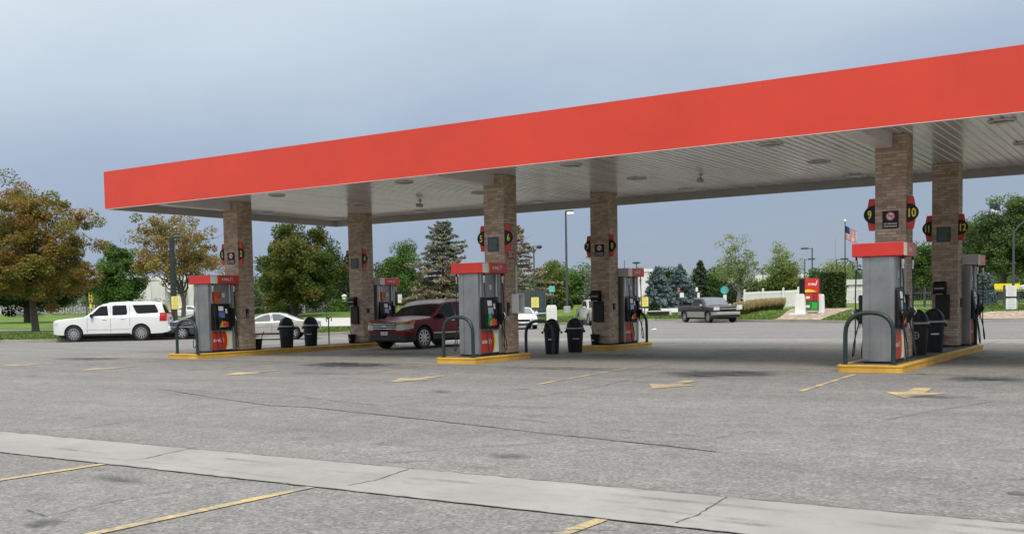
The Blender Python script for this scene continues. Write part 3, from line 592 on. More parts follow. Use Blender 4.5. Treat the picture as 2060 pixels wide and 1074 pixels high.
def pump(x,y,label,front_red,green=False,poster=False,bluescr=False):
    t=thing('fuel_pump',label,'fuel pump',(x,y,IH),0,'fuel pumps on the yellow islands')
    b=MB(); b.box(-.30,.30,-.5,.5,0,.05); b.build('plinth',m_black2,t)
    for y0,y1 in ((-.525,-.43),(.43,.525)):
        b=MB(); b.box(-.31,.31,y0,y1,.03,2.15); b.build('end_panel',m_steel,t,bevel=.012)
    # pressed folds on the outer face of the end panels
    for s in (-1,1):
        b=MB(); ys=s*.525
        for xa,xb in ((-.31,-.16),(.19,.31)): b.box(xa+.004,xb,min(ys,ys+s*.012),max(ys,ys+s*.012),.06,2.14)
        b.build('end_fold',m_steel,t,bevel=.005)
    b=MB(); b.box(-.235,.235,-.43,.43,.04,2.15); b.build('core_cabinet',m_steel,t)
    v=MB(); v.box(-.5,.5,-.6,.6,2.15,2.42); val=v.build('valance',m_red2,t,bevel=.012)
    e=.003
    if not front_red: b=MB(); b.box(-.49,.49,-.6-e,-.6,2.155,2.415); b.build('end_plate',m_trim,val)
    for s in (-1,1):
        xf=s*.5
        def yy(a): return s*a
        def X(d): return s*d
        sd=MB(); # side overlays of the valance
        ya,yb=sorted((yy(-.585),yy(-.34))); sd.box(min(xf,xf+s*e),max(xf,xf+s*e),ya,yb,2.158,2.412); sd.build('white_band',m_label,val)
        sd=MB(); pts=[(-.34,2.158),(-.30,2.158),(-.285,2.285),(-.30,2.412),(-.34,2.412)]
        sd.prism([(yy(a),z) for a,z in pts],min(xf,xf+s*e),max(xf,xf+s*e),'x'); sd.build('yellow_band',m_yel2,val)
        sd=MB(); logo(sd,yy(.12),2.285,.105,xf+s*.004,s); sd.build('lettering',m_white,val)
        # lower door
        d=MB(); d.box(min(X(.235),X(.295)),max(X(.235),X(.295)),-.425,.425,.07,.66); door=d.build('lower_door',m_label,t,bevel=.006)
        arc=[(-.42+.0,.075),(.13,.075)]+[(.13+.075*math.sin(pi*k/10)**.8,.075+.58*k/10) for k in range(1,10)]+[(.13,.655),(-.42,.655)]
        d=MB(); d.prism([(yy(a),z) for a,z in arc],min(X(.295),X(.298)),max(X(.295),X(.298)),'x'); d.build('red_field',m_redlow,door)
        yl=[(.13+.075*math.sin(pi*k/10)**.8+.003,.075+.58*k/10) for k in range(0,11)]; yl+=[(a+.03+.045*math.sin(pi*(10-k)/10),z) for k,(a,z) in enumerate(yl[::-1])]
        d=MB(); d.prism([(yy(a),z) for a,z in yl],min(X(.295),X(.2975)),max(X(.295),X(.2975)),'x'); d.build('yellow_curve',m_yel2,door)
        d=MB(); logo(d,yy(-.13),.36,.10,X(.2992),s); d.build('lettering',m_white,door)
        # console
        P=[(X(.235),.70),(X(.37),.70),(X(.385),.80),(X(.375),1.12),(X(.33),1.48),(X(.30),1.52),(X(.235),1.52)]
        c=MB(); c.prism(P,*( (-.43,.31) if s>0 else (-.31,.43)),'y')
        con=c.build('console',m_black,t,bevel=.015)
        def face(a0,a1,z0,z1,m,name,par=con,out=.004):
            def xs(z): return np.interp(z,[.7,.8,1.12,1.48],[.37,.385,.375,.33])+out
            k=MB(); k.add([(X(xs(z0)),yy(a0),z0),(X(xs(z0)),yy(a1),z0),(X(xs(z1)),yy(a1),z1),(X(xs(z1)),yy(a0),z1)],[(0,1,2,3)]); 
            k.add([(X(.25),yy(a0),z0),(X(.25),yy(a1),z0),(X(.25),yy(a1),z1),(X(.25),yy(a0),z1)],[(0,1,2,3)]); n=len(k.v)-8
            k.f+=[(n,n+1,n+5,n+4),(n+1,n+2,n+6,n+5),(n+2,n+3,n+7,n+6),(n+3,n,n+4,n+7)]; k.m+=[0]*4
            return k.build(name,m,par)
        face(-.16,.04,1.30,1.44,m_label,'price_label'); face(-.17,.07,1.08,1.26,m_blue if bluescr else m_screen,'display')
        face(-.40,-.26,1.10,1.46,m_black2,'keypad_panel',out=.006); face(.11,.18,1.22,1.36,m_label,'card_slot',out=.008)
        face(-.17,-.04,.78,.98,m_yel2,'grade_button'); face(-.035,.09,.78,.97,m_orange,'grade_button'); face(.095,.2,.79,.95,m_red2,'grade_button'); face(-.16,-.1,1.0,1.04,m_label,'coin_label')
        if poster: k=MB(); k.box(min(X(.236),X(.25)),max(X(.236),X(.25)),*sorted((yy(-.4),yy(.05))),1.56,1.9); k.build('advert',m_orange,t)
        k=MB(); k.box(min(X(.236),X(.242)),max(X(.236),X(.242)),*sorted((yy(.0+.1),yy(.2))),1.72,1.86); k.build('small_notice',m_label,t)
        # corner posts
        for a in (-.42,.35):
            k=MB(); k.box(min(X(.24),X(.30)),max(X(.24),X(.30)),*sorted((yy(a),yy(a+.05))),1.53,2.145); k.build('corner_post',m_steel2,t,bevel=.008)
        # nozzle holster at the far end, hoses, breakaways
        k=MB(); k.box(*sorted((X(.25),X(.40))),*sorted((yy(.33),yy(.47))),.82,1.38); k.build('holster',m_black,t,bevel=.02)
        for q,(ya,col) in enumerate(((-.20,m_nozgreen if (green and s>0) else m_black),(.40,m_black))):
            yb=yy(ya); bx=.43
            n_=MB(); n_.tube([(X(bx-.05),yb,.80),(X(bx),yb,.95),(X(bx+.02),yb,1.10)],[.03,.045,.03],8); n_.box(*sorted((X(bx-.02),X(bx+.07))),yb-.025,yb+.025,.93,1.04)
            noz=n_.build('nozzle',col,t,smooth=40,bevel=.004)
            k=MB(); k.tube([(X(bx+.06),yb,.95),(X(bx+.11),yb,1.03),(X(bx+.06),yb,1.12)],.012,6); k.tube([(X(bx-.05),yb,.80),(X(bx-.03),yb,.70)],.016,8); k.build('trigger_guard',m_steel2 if q else m_black2,noz)
            top=yy(-.47) if q==0 else yy(.40)
            k=MB(); k.tube([(X(.46),top,2.15),(X(.46),top,2.08)],.02,8); k.build('hose_hanger',m_black,t)
            k=MB(); k.tube([(X(.46),top,2.08),(X(.46),top,2.0),(X(.46),top,1.97),(X(.46),top,1.9)],[.03,.034,.024,.026],10); k.build('breakaway',m_steel2,t,smooth=40)
            lo=.06 if q==0 else .14
            cv=hose_curve([(X(.46),top,1.9),(X(.47),top+yy(.03),1.4),(X(.46),top+yy(.07),.8),(X(.5),top+yy(.10 if q==0 else -.02),lo+.12),(X(.52),(top+yb)/2+yy(.03 if q==0 else .06),lo),(X(.49),yb+yy(.02 if q==0 else .08),lo+.25),(X(bx),yb,.72),(X(bx-.02),yb,.82)])
            k=MB(); k.tube(cv,.0135,7); k.build('hose',m_rub,t,smooth=60)
    return t
pump(-.36,-.72,'red topped steel fuel pump with blue display on the leftmost island',True,poster=True,bluescr=True)
pump(9.86,-.70,'red topped steel fuel pump with one green nozzle, beside the white phone box',True,green=True)
pump(20.25,-1.20,'nearest steel fuel pump with red top and bare end panel by column 9 and 10',True)
pump(-.26,LY+W+.66,'fuel pump with grey topped end behind the column of pumps 3 and 4',False,poster=True)
pump(10.05,LY+W+.62,'fuel pump with grey topped end behind the column of pumps 7 and 8',False)
pump(20.31,LY+W-.05+.62,'fuel pump with grey topped end behind the column of pumps 11 and 12',False)
# ------------------------------------------------------------------ steel hoops
def hoop(x,y,z,label,w=.92,h=1.03):
    t=thing('hoop_guard',label,'hoop guard',(x,y,z),0,'dark green hoop guards'); r=.045; P=[(-w/2,0,.0),(-w/2,0,h*.5)]
    for k in range(0,13): a=pi-pi*k/12; P.append((w/2*math.copysign(abs(math.cos(a))**.8,math.cos(a)),0,h*.56+h*.44*math.sin(a)**.8))
    P+= [(w/2,0,h*.5),(w/2,0,.0)]
    b=MB(); b.tube(P,r,12); b.build('pipe',m_green,t,smooth=50)
    b=MB(); 
    for s in (-1,1): b.lathe([(.085,0),(.085,.012),(.05,.014)],(s*w/2,0,0),14)
    b.build('foot_plate',m_green,t); return t
hoop(-.14,-2.07,IH,'dark green hoop guard in front of the pump with the blue display'); hoop(9.99,-1.92,IH,'dark green hoop guard in front of the pump with the green nozzle'); hoop(20.2,-2.24,IH,'nearest dark green hoop guard, before the bare steel pump end')
hoop(10.2,7.86,IH,'dark green hoop guard behind the grey topped pump by column 8'); hoop(20.2,7.34,IH,'dark green hoop guard at the far end of the worn edged island')
hoop(9.62,2.72,0,'dark green hoop guard on the ground beside the trash cans near pump 6',.92,.98)
# ------------------------------------------------------------------ trash cans
def can_(x,y,z,label,rot,square=False,mark=None,cx=1.):
    t=thing('trash_can',label,'trash can',(x,y,z),rot,'black dome lidded trash cans')
    def sq(P,k=.55):       # squircle section
        return P
    n=28
    def ringv(r,z):
        out=[]
        for k in range(n):
            a=2*pi*k/n; c,s_=math.cos(a),math.sin(a)
            if square: q=(abs(c)**4+abs(s_)**4)**-.25; c*=q*.9; s_*=q*.9
            out.append((r*c,r*s_,z))
        return out
    def loft(prof,b):
        for r,z in prof: b.v+=ringv(r,z)
        for i in range(len(prof)-1):
            for k in range(n): b.f.append((i*n+k,i*n+(k+1)%n,(i+1)*n+(k+1)%n,(i+1)*n+k)); b.m.append(0)
        return b
    loft([(.001,0),(.205,0),(.21,.02),(.25,.60),(.255,.66),(.275,.665),(.28,.70),(.26,.71)],MB()).build('bin',m_black2,t,smooth=50)
    loft([(.275,.705),(.283,.71),(.283,.74),(.262,.75)],MB()).build('rim',m_grey if not square else m_black2,t,smooth=50)
    b=MB(); op=[]
    prof=[(.255*math.cos(a),.75+.29*math.sin(a)) for a in np.linspace(0,pi/2-.001,10)]
    for r,z in prof: b.v+=ringv(r,z)
    for i in range(len(prof)-1):
        for k in range(n):
            a=360*(k+.5)/n
            if 1<=i<=6 and (225<a<315): continue
            b.f.append((i*n+k,i*n+(k+1)%n,(i+1)*n+(k+1)%n,(i+1)*n+k)); b.m.append(0)
    lid=b.build('dome_lid',m_black,t,smooth=50)
    b=MB(); vs=[(.22*math.cos(a)*.85,-.10-.02*0,.79+.21*math.sin(a)) for a in np.linspace(0,pi,12)]; b.add(vs,[tuple(range(12))]); b.add([(-.2,-.1,.80),(.2,-.1,.80),(.17,-.2,.765),(-.17,-.2,.765)],[(0,1,2,3)]); b.build('flap',m_rub,lid)
    for s in (-1,1):
        b=MB(); b.box(*sorted((s*.25,s*.31)),-.06,.06,.60,.67); b.build('handle',m_black2,t,bevel=.01)
    if mark=='strip': b=MB(); b.box(-.10,.10,-.262,-.235,.40,.435); b.build('label_strip',m_grey,t)
    if mark=='bar': b=MB(); b.box(-.10,.08,-.262,-.24,.42,.45); b.build('label_strip',m_label,t)
    if mark=='ring':
        b=MB(); vs=[]
        for k in range(20): a=2*pi*k/20; vs+=[(-.04+.085*math.cos(a),-.249,.45+.085*math.sin(a)),(-.04+.07*math.cos(a),-.249,.45+.07*math.sin(a))]
        b.add(vs,[(2*k,2*k+1,(2*k+3)%40,(2*k+2)%40) for k in range(20)]); b.box(-.046,-.034,-.25,-.248,.38,.52); b.box(-.11,.03,-.25,-.248,.445,.457); b.build('emblem',m_grey,t)
    return t
can_(-.12,2.2,IH,'left black dome lidded trash can behind the column of pumps 1 and 2',.9); can_(-.42,3.7,IH,'right black dome lidded trash can with pale label, left of the dark red car',.5,mark='strip')
can_(9.9,2.98,0,'black square trash can with pull handles behind the hoop near pump 6',.5,square=True,mark='bar'); can_(10.08,4.05,0,'black round trash can with grey rim between pumps 6 and 7',.6,mark='strip')
can_(20.28,1.75,IH,'black trash can with round emblem on the worn edged island',.25,mark='ring'); can_(20.36,3.2,IH,'black trash can without emblem nearer column 11 on the worn edged island',.4,mark='bar')
# upright rod with hooks on the long island
t=thing('hose_stand','slim dark post with curled hooks and thin rod, right of the trash cans','post',(-.7,4.95,IH))
b=MB(); b.tube([(0,0,0),(0,0,.98)],.022,8); b.build('post',m_pole,t); 
b=MB(); b.tube(hose_curve([(0,0,.92),(.08,0,1.0),(.14,0,.94),(.13,0,.84)]),.016,6); b.tube(hose_curve([(0,0,.9),(-.08,0,.99),(-.12,0,.9),(-.09,0,.82)]),.016,6); b.tube([(-.06,0,.9),(-.15,0,1.62)],.007,6); b.build('hook',m_black2,t)
# squeegee bucket behind column 1
t=thing('squeegee_bucket','black bucket with a leaning squeegee behind the column of pumps 1 and 2','bucket',(-.1,W+.2,IH),0,'squeegee buckets')
b=MB(); b.lathe([(.11,0),(.15,.33),(.165,.35),(.14,.33),(.11,.1)],(0,0,0),18); b.build('pail',m_black,t,smooth=40); b=MB(); b.tube([(.05,.02,.2),(.2,.1,.6)],.013,6); b.build('squeegee',m_black2,t)
# ------------------------------------------------------------------ vehicles
def paint(name,col,metal=.0,rough=.32): return mat(name,col,rough,metal,.03,1.5,coat=.8,spec=.5)
p_white=paint('paint_white',(.70,.70,.69)); p_red=mat('paint_dark_red',(.17,.004,.010),.3,.1,.03,1.5,coat=.08,spec=.28); p_champ=paint('paint_champagne',(.44,.42,.385),.3,.35)
p_silver=paint('paint_pewter',(.33,.31,.265),.3,.35); p_maroon=mat('paint_maroon',(.036,.018,.021),.35,.1,.03,1.5,coat=.4,spec=.4); p_grey=paint('paint_dark_grey',(.04,.05,.06),.25,.3); p_lgrey=paint('paint_light_grey',(.30,.33,.36),.3,.35); m_silv2=mat('lower_silver',(.42,.41,.40),.4,.5,.06,2)
def interp(P): xs=[a for a,b in P]; ys=[b for a,b in P]; return lambda s: float(np.interp(s,xs,ys))
class Car: pass
def make_car(name,label,pos,heading,sp,group=None,detail=True,pm=None):
    L,Wd=sp['L'],sp['W']; top=interp(sp['top']); belt=interp(sp['belt']); R_=sp['R']; hw=Wd/2
    half=interp([(0,hw*sp.get('nose',.74)),(.07,hw*.86),(.18,hw*.94),(.4,hw*.985),(.8,hw),(L-.8,hw),(L-.3,hw*.975),(L-.08,hw*.93),(L,hw*.88)])
    lowb=interp([(0,sp.get('low0',.34)),(.35,sp.get('low0',.34)-.06),(sp['wf'],.32),(sp['wr'],.32),(L-.3,.36),(L,.42)]); tum=sp.get('tum',.22); Ra=R_*1.17
    def low(s):
        z=lowb(s)
        for w in (sp['wf'],sp['wr']):
            d=abs(s-w)
            if d<Ra: z=max(z,R_+math.sqrt(Ra*Ra-d*d))
        return z
    def side_y(s,z):
        w=half(s); zb=min(belt(s),top(s)-.015); zm=.68*zb
        if z<=zb:
            y=w-.055*(max(0,zm-z)/zm)**1.6-.02*(max(0,z-zm)/(zb-zm+1e-6))**2
            return y
        return w-.035-tum*(z-zb)
    def roofgeo(s):
        zt=top(s); zb=min(belt(s),zt-.015); h=zt-zb; rc=min(sp.get('rc',.13),.75*h); cr=min(.035,.3*h); yr=side_y(s,zt-cr-rc)-rc; return zt,zb,rc,cr,max(.05,yr)
    def topz(s,y):
        zt,zb,rc,cr,yr=roofgeo(s); return zt-cr*(y/yr)**2
    def ring(s):
        zl=low(s); zt,zb,rc,cr,yr=roofgeo(s); P=[(max(.05,half(s)-.3),zl),(half(s)-.07 if zl<.5 else side_y(s,zl)-.02,zl)]
        for f in (.02,.2,.4,.6,.8,.93,1): z=zl+f*(zb-zl); P.append((side_y(s,z),z))
        z1=zt-cr-rc
        for f in (.04,.5,1): z=zb+f*(z1-zb); P.append((side_y(s,z),z))
        for a in (25,50,75,90): P.append((yr+rc*math.cos(R(a)),z1+rc*math.sin(R(a))))
        for f in (.66,.33,0): y=yr*f; P.append((y,topz(s,y)))
        return P
    ss=set([0,L,.03,.07,.12,.18,.27,.4,.6]+[a for a,_ in sp['top']]+list(np.linspace(.6,L,24))+[L-.03,L-.08,L-.15,L-.3])
    for w in (sp['wf'],sp['wr']): ss|=set(w+Ra*math.sin(a) for a in np.linspace(-pi/2,pi/2,15))|{w-Ra-.01,w+Ra+.01}
    ss=sorted(x for x in ss if 0<=x<=L); ss=[x for i,x in enumerate(ss) if i==0 or x-ss[i-1]>.006]
    th=thing(name,label,sp['cat'],pos,heading,group)
    def X(s): return L/2-s
    b=MB(); n=len(ring(0)); m=2*n-1
    for s in ss:
        r=ring(s); b.v+=[(X(s),y,z) for y,z in r]+[(X(s),-y,z) for y,z in r[-2::-1]]
    for i in range(len(ss)-1):
        for k in range(m-1): b.f.append((i*m+k,i*m+k+1,(i+1)*m+k+1,(i+1)*m+k)); b.m.append(0)
    b.f+= [tuple(range(m)),tuple((len(ss)-1)*m+k for k in range(m))[::-1]]; b.m+=[0,0]
    body=b.build('body',sp['paint'],th,smooth=38)
    b=MB(); b.box(X(L-.25),X(.25),-hw+.29,hw-.29,.24,min(sp['belt'][0][1],.85)); b.build('underbody',m_rub,th)
    def patch(nm,poly,m,par=th,out=.005,sides=(1,-1)):
        for sgn in sides:
            b=MB(); s0=min(q[0] for q in poly); s1=max(q[0] for q in poly); ns_=14; nz_=4
            for i in range(ns_+1):
                s=s0+(s1-s0)*min(max(i/ns_,.004),.996); zz=[]
                for (sa,za),(sb,zb_) in zip(poly,poly[1:]+poly[:1]):
                    if (sa-s)*(sb-s)<=0 and sa!=sb: zz.append(za+(zb_-za)*(s-sa)/(sb-sa))
                for j in range(nz_+1): z=min(zz)+(max(zz)-min(zz))*j/nz_; b.v.append((X(s),sgn*(side_y(s,z)+out),z))
            for i in range(ns_):
                for j in range(nz_): k=i*(nz_+1)+j; b.f.append((k,k+1,k+nz_+2,k+nz_+1)); b.m.append(0)
            o=b.build(nm,m,par,smooth=50)
    def strip(nm,s0,s1,z0,z1,m,par=th,out=.006,sides=(1,-1),n=10):
        for sgn in sides:
            b=MB()
            nz_=max(1,min(12,int((z1-z0)/.07)))
            for i in range(n+1):
                s=s0+(s1-s0)*i/n
                for j in range(nz_+1): z=z0+(z1-z0)*j/nz_; b.v.append((X(s),sgn*(side_y(s,z)+out),z))
            for i in range(n):
                for j in range(nz_): k=i*(nz_+1)+j; b.f.append((k,k+1,k+nz_+2,k+nz_+1)); b.m.append(0)
            b.build(nm,m,par)
    def wrap(nm,y0,s1,z0,z1,m,par=th,out=.014,sides=(1,-1),slant=0):
        for sgn in sides:
            pts=[]
            b=MB(); path=[(None,y0)]+[(s,None) for s in np.linspace(0,s1,14)]; nz_=4
            for i,(s,y) in enumerate(path):
                f=i/14
                for j in range(nz_+1):
                    z=z0+slant*f*.6+(z1+slant*f*.4-z0)*j/nz_
                    if s is None: b.v.append((X(0)+out,sgn*y,z))
                    else: b.v.append((X(s)+out*.7,sgn*(side_y(s,z)+out*.7),z))
            b.f=[(i*(nz_+1)+j,i*(nz_+1)+j+1,(i+1)*(nz_+1)+j+1,(i+1)*(nz_+1)+j) for i in range(len(path)-1) for j in range(nz_)]; b.m=[0]*len(b.f); b.build(nm,m,par,smooth=50)
    def nosebox(nm,y0,y1,z0,z1,m,par=th,out=.012,rear=False,bev=.006):
        b=MB(); xa,xb=(X(0)-.05,X(0)+out) if not rear else (X(L)-out,X(L)+.05); b.box(xa,xb,y0,y1,z0,z1); return b.build(nm,m,par,bevel=bev)
    def topsheet(nm,s0,s1,fr,m,out=.006,par=th):
        b=MB(); ns_=7; nj=9
        for i in range(ns_):
            s=s0+(s1-s0)*i/(ns_-1); yr=roofgeo(s)[4]
            for j in range(nj): y=yr*fr*(2*j/(nj-1)-1); b.v.append((X(s),y,topz(s,y)+out))
        for i in range(ns_-1):
            for j in range(nj-1): k=i*nj+j; b.f.append((k,k+1,k+nj+1,k+nj)); b.m.append(0)
        return b.build(nm,m,par,smooth=60)
    topsheet('windshield',*sp['ws'],.97,sp.get('glass',m_glass))
    topsheet('rear_window',*sp['rw'],.93,m_glass)
    for q in sp['win']: patch('side_window',q,sp.get('wglass',m_glass))
    for w in (sp['wf'],sp['wr']):
        for sgn in (1,-1):
            c=(X(w),sgn*(hw-.135),R_); rim=R_*sp.get('rim',.66)
            wh=bpy.data.objects.new('wheel',None); COL.objects.link(wh); wh.parent=th; wh.location=c
            b=MB(); b.lathe([(rim*.97,-.11),(R_*.93,-.12),(R_,-.09),(R_,.09),(R_*.93,.12),(rim*.97,.11)],(0,0,0),32,'y',cap=False); b.build('tyre',m_rub,wh,smooth=40)
            yo=sgn*.095; b=MB(); b.lathe([(rim,yo*1.15),(rim*.93,yo*1.1),(rim*.88,yo*.3),(0.001,yo*.25)],(0,0,0),28,'y',cap=False); b.build('wheel_disc',m_black,wh,smooth=40)
            b=MB(); ns_=sp.get('spk',10)
            b.lathe([(rim*1.0,yo*1.2),(rim*.92,yo*1.22),(rim*.90,yo*.6)],(0,0,0),28,'y',cap=False)
            for k in range(ns_):
                a=2*pi*k/ns_; da=sp.get('spw',.14); pts=[]
                for rr_,dd in ((rim*.16,da*1.3),(rim*.92,da*.75)):
                    for s2 in (-1,1): pts.append((rr_*math.cos(a)-s2*dd*rim*.5*math.sin(a),rr_*math.sin(a)+s2*dd*rim*.5*math.cos(a)))
                p4=[pts[0],pts[1],pts[3],pts[2]]; b.hexa([(p,yo*.85,q) for p,q in p4]+[(p,yo*1.15,q) for p,q in p4])
            b.lathe([(rim*.24,yo*.8),(rim*.22,yo*1.25),(0.001,yo*1.28)],(0,0,0),16,'y'); b.build('rim',sp.get('alloy',m_alloy),wh,smooth=35)
    if not detail: return th
    for s_,z0,z1 in sp.get('seams',[]): strip('door_seam',s_-.006,s_+.006,z0,z1,m_black2,body,.0035,n=1)
    for s_,z in sp.get('handles',[]):
        for sgn in (1,-1): b=MB(); y=side_y(s_,z); b.box(X(s_)-.11,X(s_)+.11,*sorted((sgn*(y-.005),sgn*(y+.035))),z-.018,z+.018); b.build('door_handle',sp.get('handle_m',sp['paint']),th,bevel=.01)
    s_,z=sp['mirror']
    for sgn in (1,-1): b=MB(); y=side_y(s_,z); b.box(X(s_)-.06,X(s_)+.07,*sorted((sgn*(y+.03),sgn*(y+.24))),z-.02,z+.15); b.box(X(s_)-.03,X(s_)+.03,*sorted((sgn*(y-.03),sgn*(y+.06))),z,z+.05); b.build('mirror',sp.get('mirror_m',sp['paint']),th,bevel=.025)
    if 'extra' in sp: 
        c=Car(); c.__dict__.update(locals()); sp['extra'](c)
    return th
def suv_extra(c):
    c.wrap('headlight',.56,.28,.86,1.04,m_lampc); c.nosebox('grille',-.52,.52,.70,.96,m_black2,out=.004); c.nosebox('grille_bar',-.52,.52,.83,.88,m_chrome,out=.008); c.nosebox('bumper_grille',-.6,.6,.42,.58,m_black2)
    c.strip('side_molding',1.6,3.75,.60,.66,p_white,out=.016,n=6); c.strip('rocker',1.5,3.8,.33,.40,m_clad,out=.004)
    for sgn in (1,-1):
        c.strip('taillight',c.L-.40,c.L-.05,.98,1.40,m_tail,sides=(sgn,),n=8,out=.014)
        b=MB(); b.tube([(c.X(s_),sgn*.66,c.topz(s_,.66)+.02) for s_ in np.linspace(2.7,5.1,9)],.014,6); b.build('roof_rail',p_white,c.th)
    c.nosebox('rear_bumper',-.9,.9,.46,.70,p_white,rear=True,out=.10,bev=.04); c.nosebox('badge',-.16,.06,1.1,1.16,m_black,rear=True,out=.03); c.nosebox('license_plate',-.16,.16,.86,1.0,m_label,rear=True)
    b=MB(); b.box(c.X(5.38),c.X(5.25),-.6,.6,1.86,1.89); b.build('roof_spoiler',p_white,c.th,bevel=.01)
SUV=dict(cat='car',L=5.65,W=2.01,R=.405,wf=1.02,wr=4.32,rim=.68,spk=12,spw=.2,paint=p_white,tum=.17,nose=.78,low0=.40,
 top=[(0,1.0),(.04,1.07),(.2,1.12),(.7,1.165),(1.4,1.205),(1.55,1.22),(1.75,1.38),(2.2,1.74),(2.45,1.86),(2.8,1.91),(3.6,1.94),(4.9,1.92),(5.28,1.88),(5.36,1.80),(5.52,1.28),(5.6,1.1),(5.65,.8)],belt=[(0,.93),(.5,1.05),(1.5,1.17),(5.65,1.22)],ws=(1.60,2.28),rw=(5.345,5.51),
 win=[[(1.86,1.25),(1.98,1.38),(2.27,1.66),(2.36,1.72),(2.70,1.74),(2.74,1.26)],[(2.93,1.27),(2.93,1.72),(2.97,1.75),(3.60,1.76),(3.65,1.72),(3.66,1.34),(3.60,1.28)],[(3.92,1.76),(3.98,1.62),(4.10,1.38),(4.18,1.33),(5.16,1.36),(5.20,1.40),(5.06,1.74),(5.02,1.77)]],
 seams=[(1.70,.42,1.2),(2.83,.42,1.74),(3.78,.75,1.74)],handles=[(2.55,1.08),(3.45,1.10)],mirror=(1.95,1.2),mirror_m=m_black,extra=suv_extra)
def exp_extra(c):
    w=c.hw
    c.nosebox('grille',-.52,.52,.66,.93,m_black2,out=.006)
    for z in (.70,.76,.82,.88): c.nosebox('grille_slat',-.53,.53,z,z+.022,m_chrome,out=.022)
    c.nosebox('emblem',-.085,.085,.785,.845,m_label,out=.035,bev=.02)
    c.wrap('headlight',.545,.42,.66,.84,m_lampc,slant=.12); c.wrap('turn_lamp',.56,.5,.845,.93,m_amber,slant=.11,out=.016)
    c.nosebox('lower_intake',-.62,.62,.30,.54,m_clad,out=.02,bev=.02); c.wrap('lower_cladding',.6,.52,.30,.50,m_clad)
    c.nosebox('license_plate',-.16,.16,.50,.62,m_label,out=.03); 
    b=MB(); x=c.X(0)+.0305; b.box(x,x+.002,-.11,-.06,.535,.585); b.box(x,x+.002,-.03,.11,.535,.585); b.build('plate_marks',m_grey,c.th)
    for sgn in (1,-1):
        b=MB(); b.lathe([(.001,.0),(.05,.0),(.05,.03),(.001,.03)],(c.X(.02),sgn*.66,.44),12,'x'); b.build('fog_lamp',m_lampc,c.th)
        b=MB(); b.tube([(c.X(s_),sgn*.62,c.topz(s_,.62)+.025) for s_ in np.linspace(2.4,4.4,9)],.018,6); b.build('roof_rail',m_grey,c.th)
    c.strip('rocker_cladding',1.4,3.3,.33,.52,m_clad,out=.008); c.strip('chrome_molding',1.42,3.3,.53,.56,m_chrome,out=.014); c.strip('fog_accent',.12,.34,.63,.655,m_amber,n=3)
    for wq in (c.sp['wf'],c.sp['wr']):
        for sgn in (1,-1):
            b=MB(); 
            for i in range(17):
                a=pi*i/16
                for rr_ in (c.Ra*.99,c.Ra*1.14):
                    s=wq+rr_*math.cos(a); z=c.R_+rr_*math.sin(a)*1.0; b.v.append((c.X(s),sgn*(c.side_y(s,z)+.008),z))
            b.f=[(2*i,2*i+1,2*i+3,2*i+2) for i in range(16)]; b.m=[0]*16; b.build('arch_cladding',m_clad,c.th)
    c.nosebox('rear_bumper',-.85,.85,.45,.66,m_clad,rear=True,out=.06,bev=.03)
    for sgn in (1,-1): c.strip('taillight',4.66,4.92,.95,1.2,m_tail,sides=(sgn,),n=3)
EXP=dict(cat='car',L=5.0,W=2.0,R=.39,wf=.95,wr=3.81,rim=.70,spk=10,spw=.2,paint=p_red,tum=.17,nose=.70,low0=.30,
 top=[(0,.93),(.05,1.0),(.2,1.05),(.7,1.12),(1.25,1.18),(1.35,1.20),(1.8,1.54),(2.02,1.69),(2.3,1.77),(3.3,1.81),(4.2,1.79),(4.55,1.74),(4.72,1.58),(4.88,1.15),(4.96,.98),(5.0,.8)],belt=[(0,.9),(.6,1.02),(1.4,1.10),(5.0,1.17)],ws=(1.39,2.16),rw=(4.58,4.86),
 win=[[(1.62,1.14),(1.76,1.32),(2.02,1.57),(2.2,1.65),(2.58,1.68),(2.60,1.14)],[(2.70,1.15),(2.69,1.68),(3.4,1.68),(3.62,1.2),(3.55,1.17)],[(3.72,1.2),(3.52,1.67),(4.1,1.65),(4.5,1.3),(4.48,1.23)]],
 seams=[(1.52,.56,1.1),(2.65,.56,1.64),(3.66,.8,1.62)],handles=[(2.42,1.02),(3.42,1.04)],handle_m=m_chrome,mirror=(1.78,1.12),mirror_m=m_black,extra=exp_extra)
def sed_extra(c):
    c.wrap('headlight',.42,.4,.52,.64,m_lampc); c.nosebox('grille',-.4,.4,.46,.6,m_black2); c.nosebox('lower_intake',-.55,.55,.28,.38,m_clad); c.nosebox('license_plate',-.15,.15,.36,.45,m_label,out=.02)
    c.strip('side_molding',.3,c.L-.3,.62,.655,c.sp.get('mold',m_silv2),out=.007,n=24); c.strip('rocker',1.35,c.L-1.6,.26,.34,m_clad,out=.006)
    for sgn in (1,-1): c.strip('taillight',c.L-.34,c.L-.03,.68,.84,m_tail,sides=(sgn,),n=4)
    c.nosebox('license_plate',-.15,.15,.6,.7,m_label,rear=True)
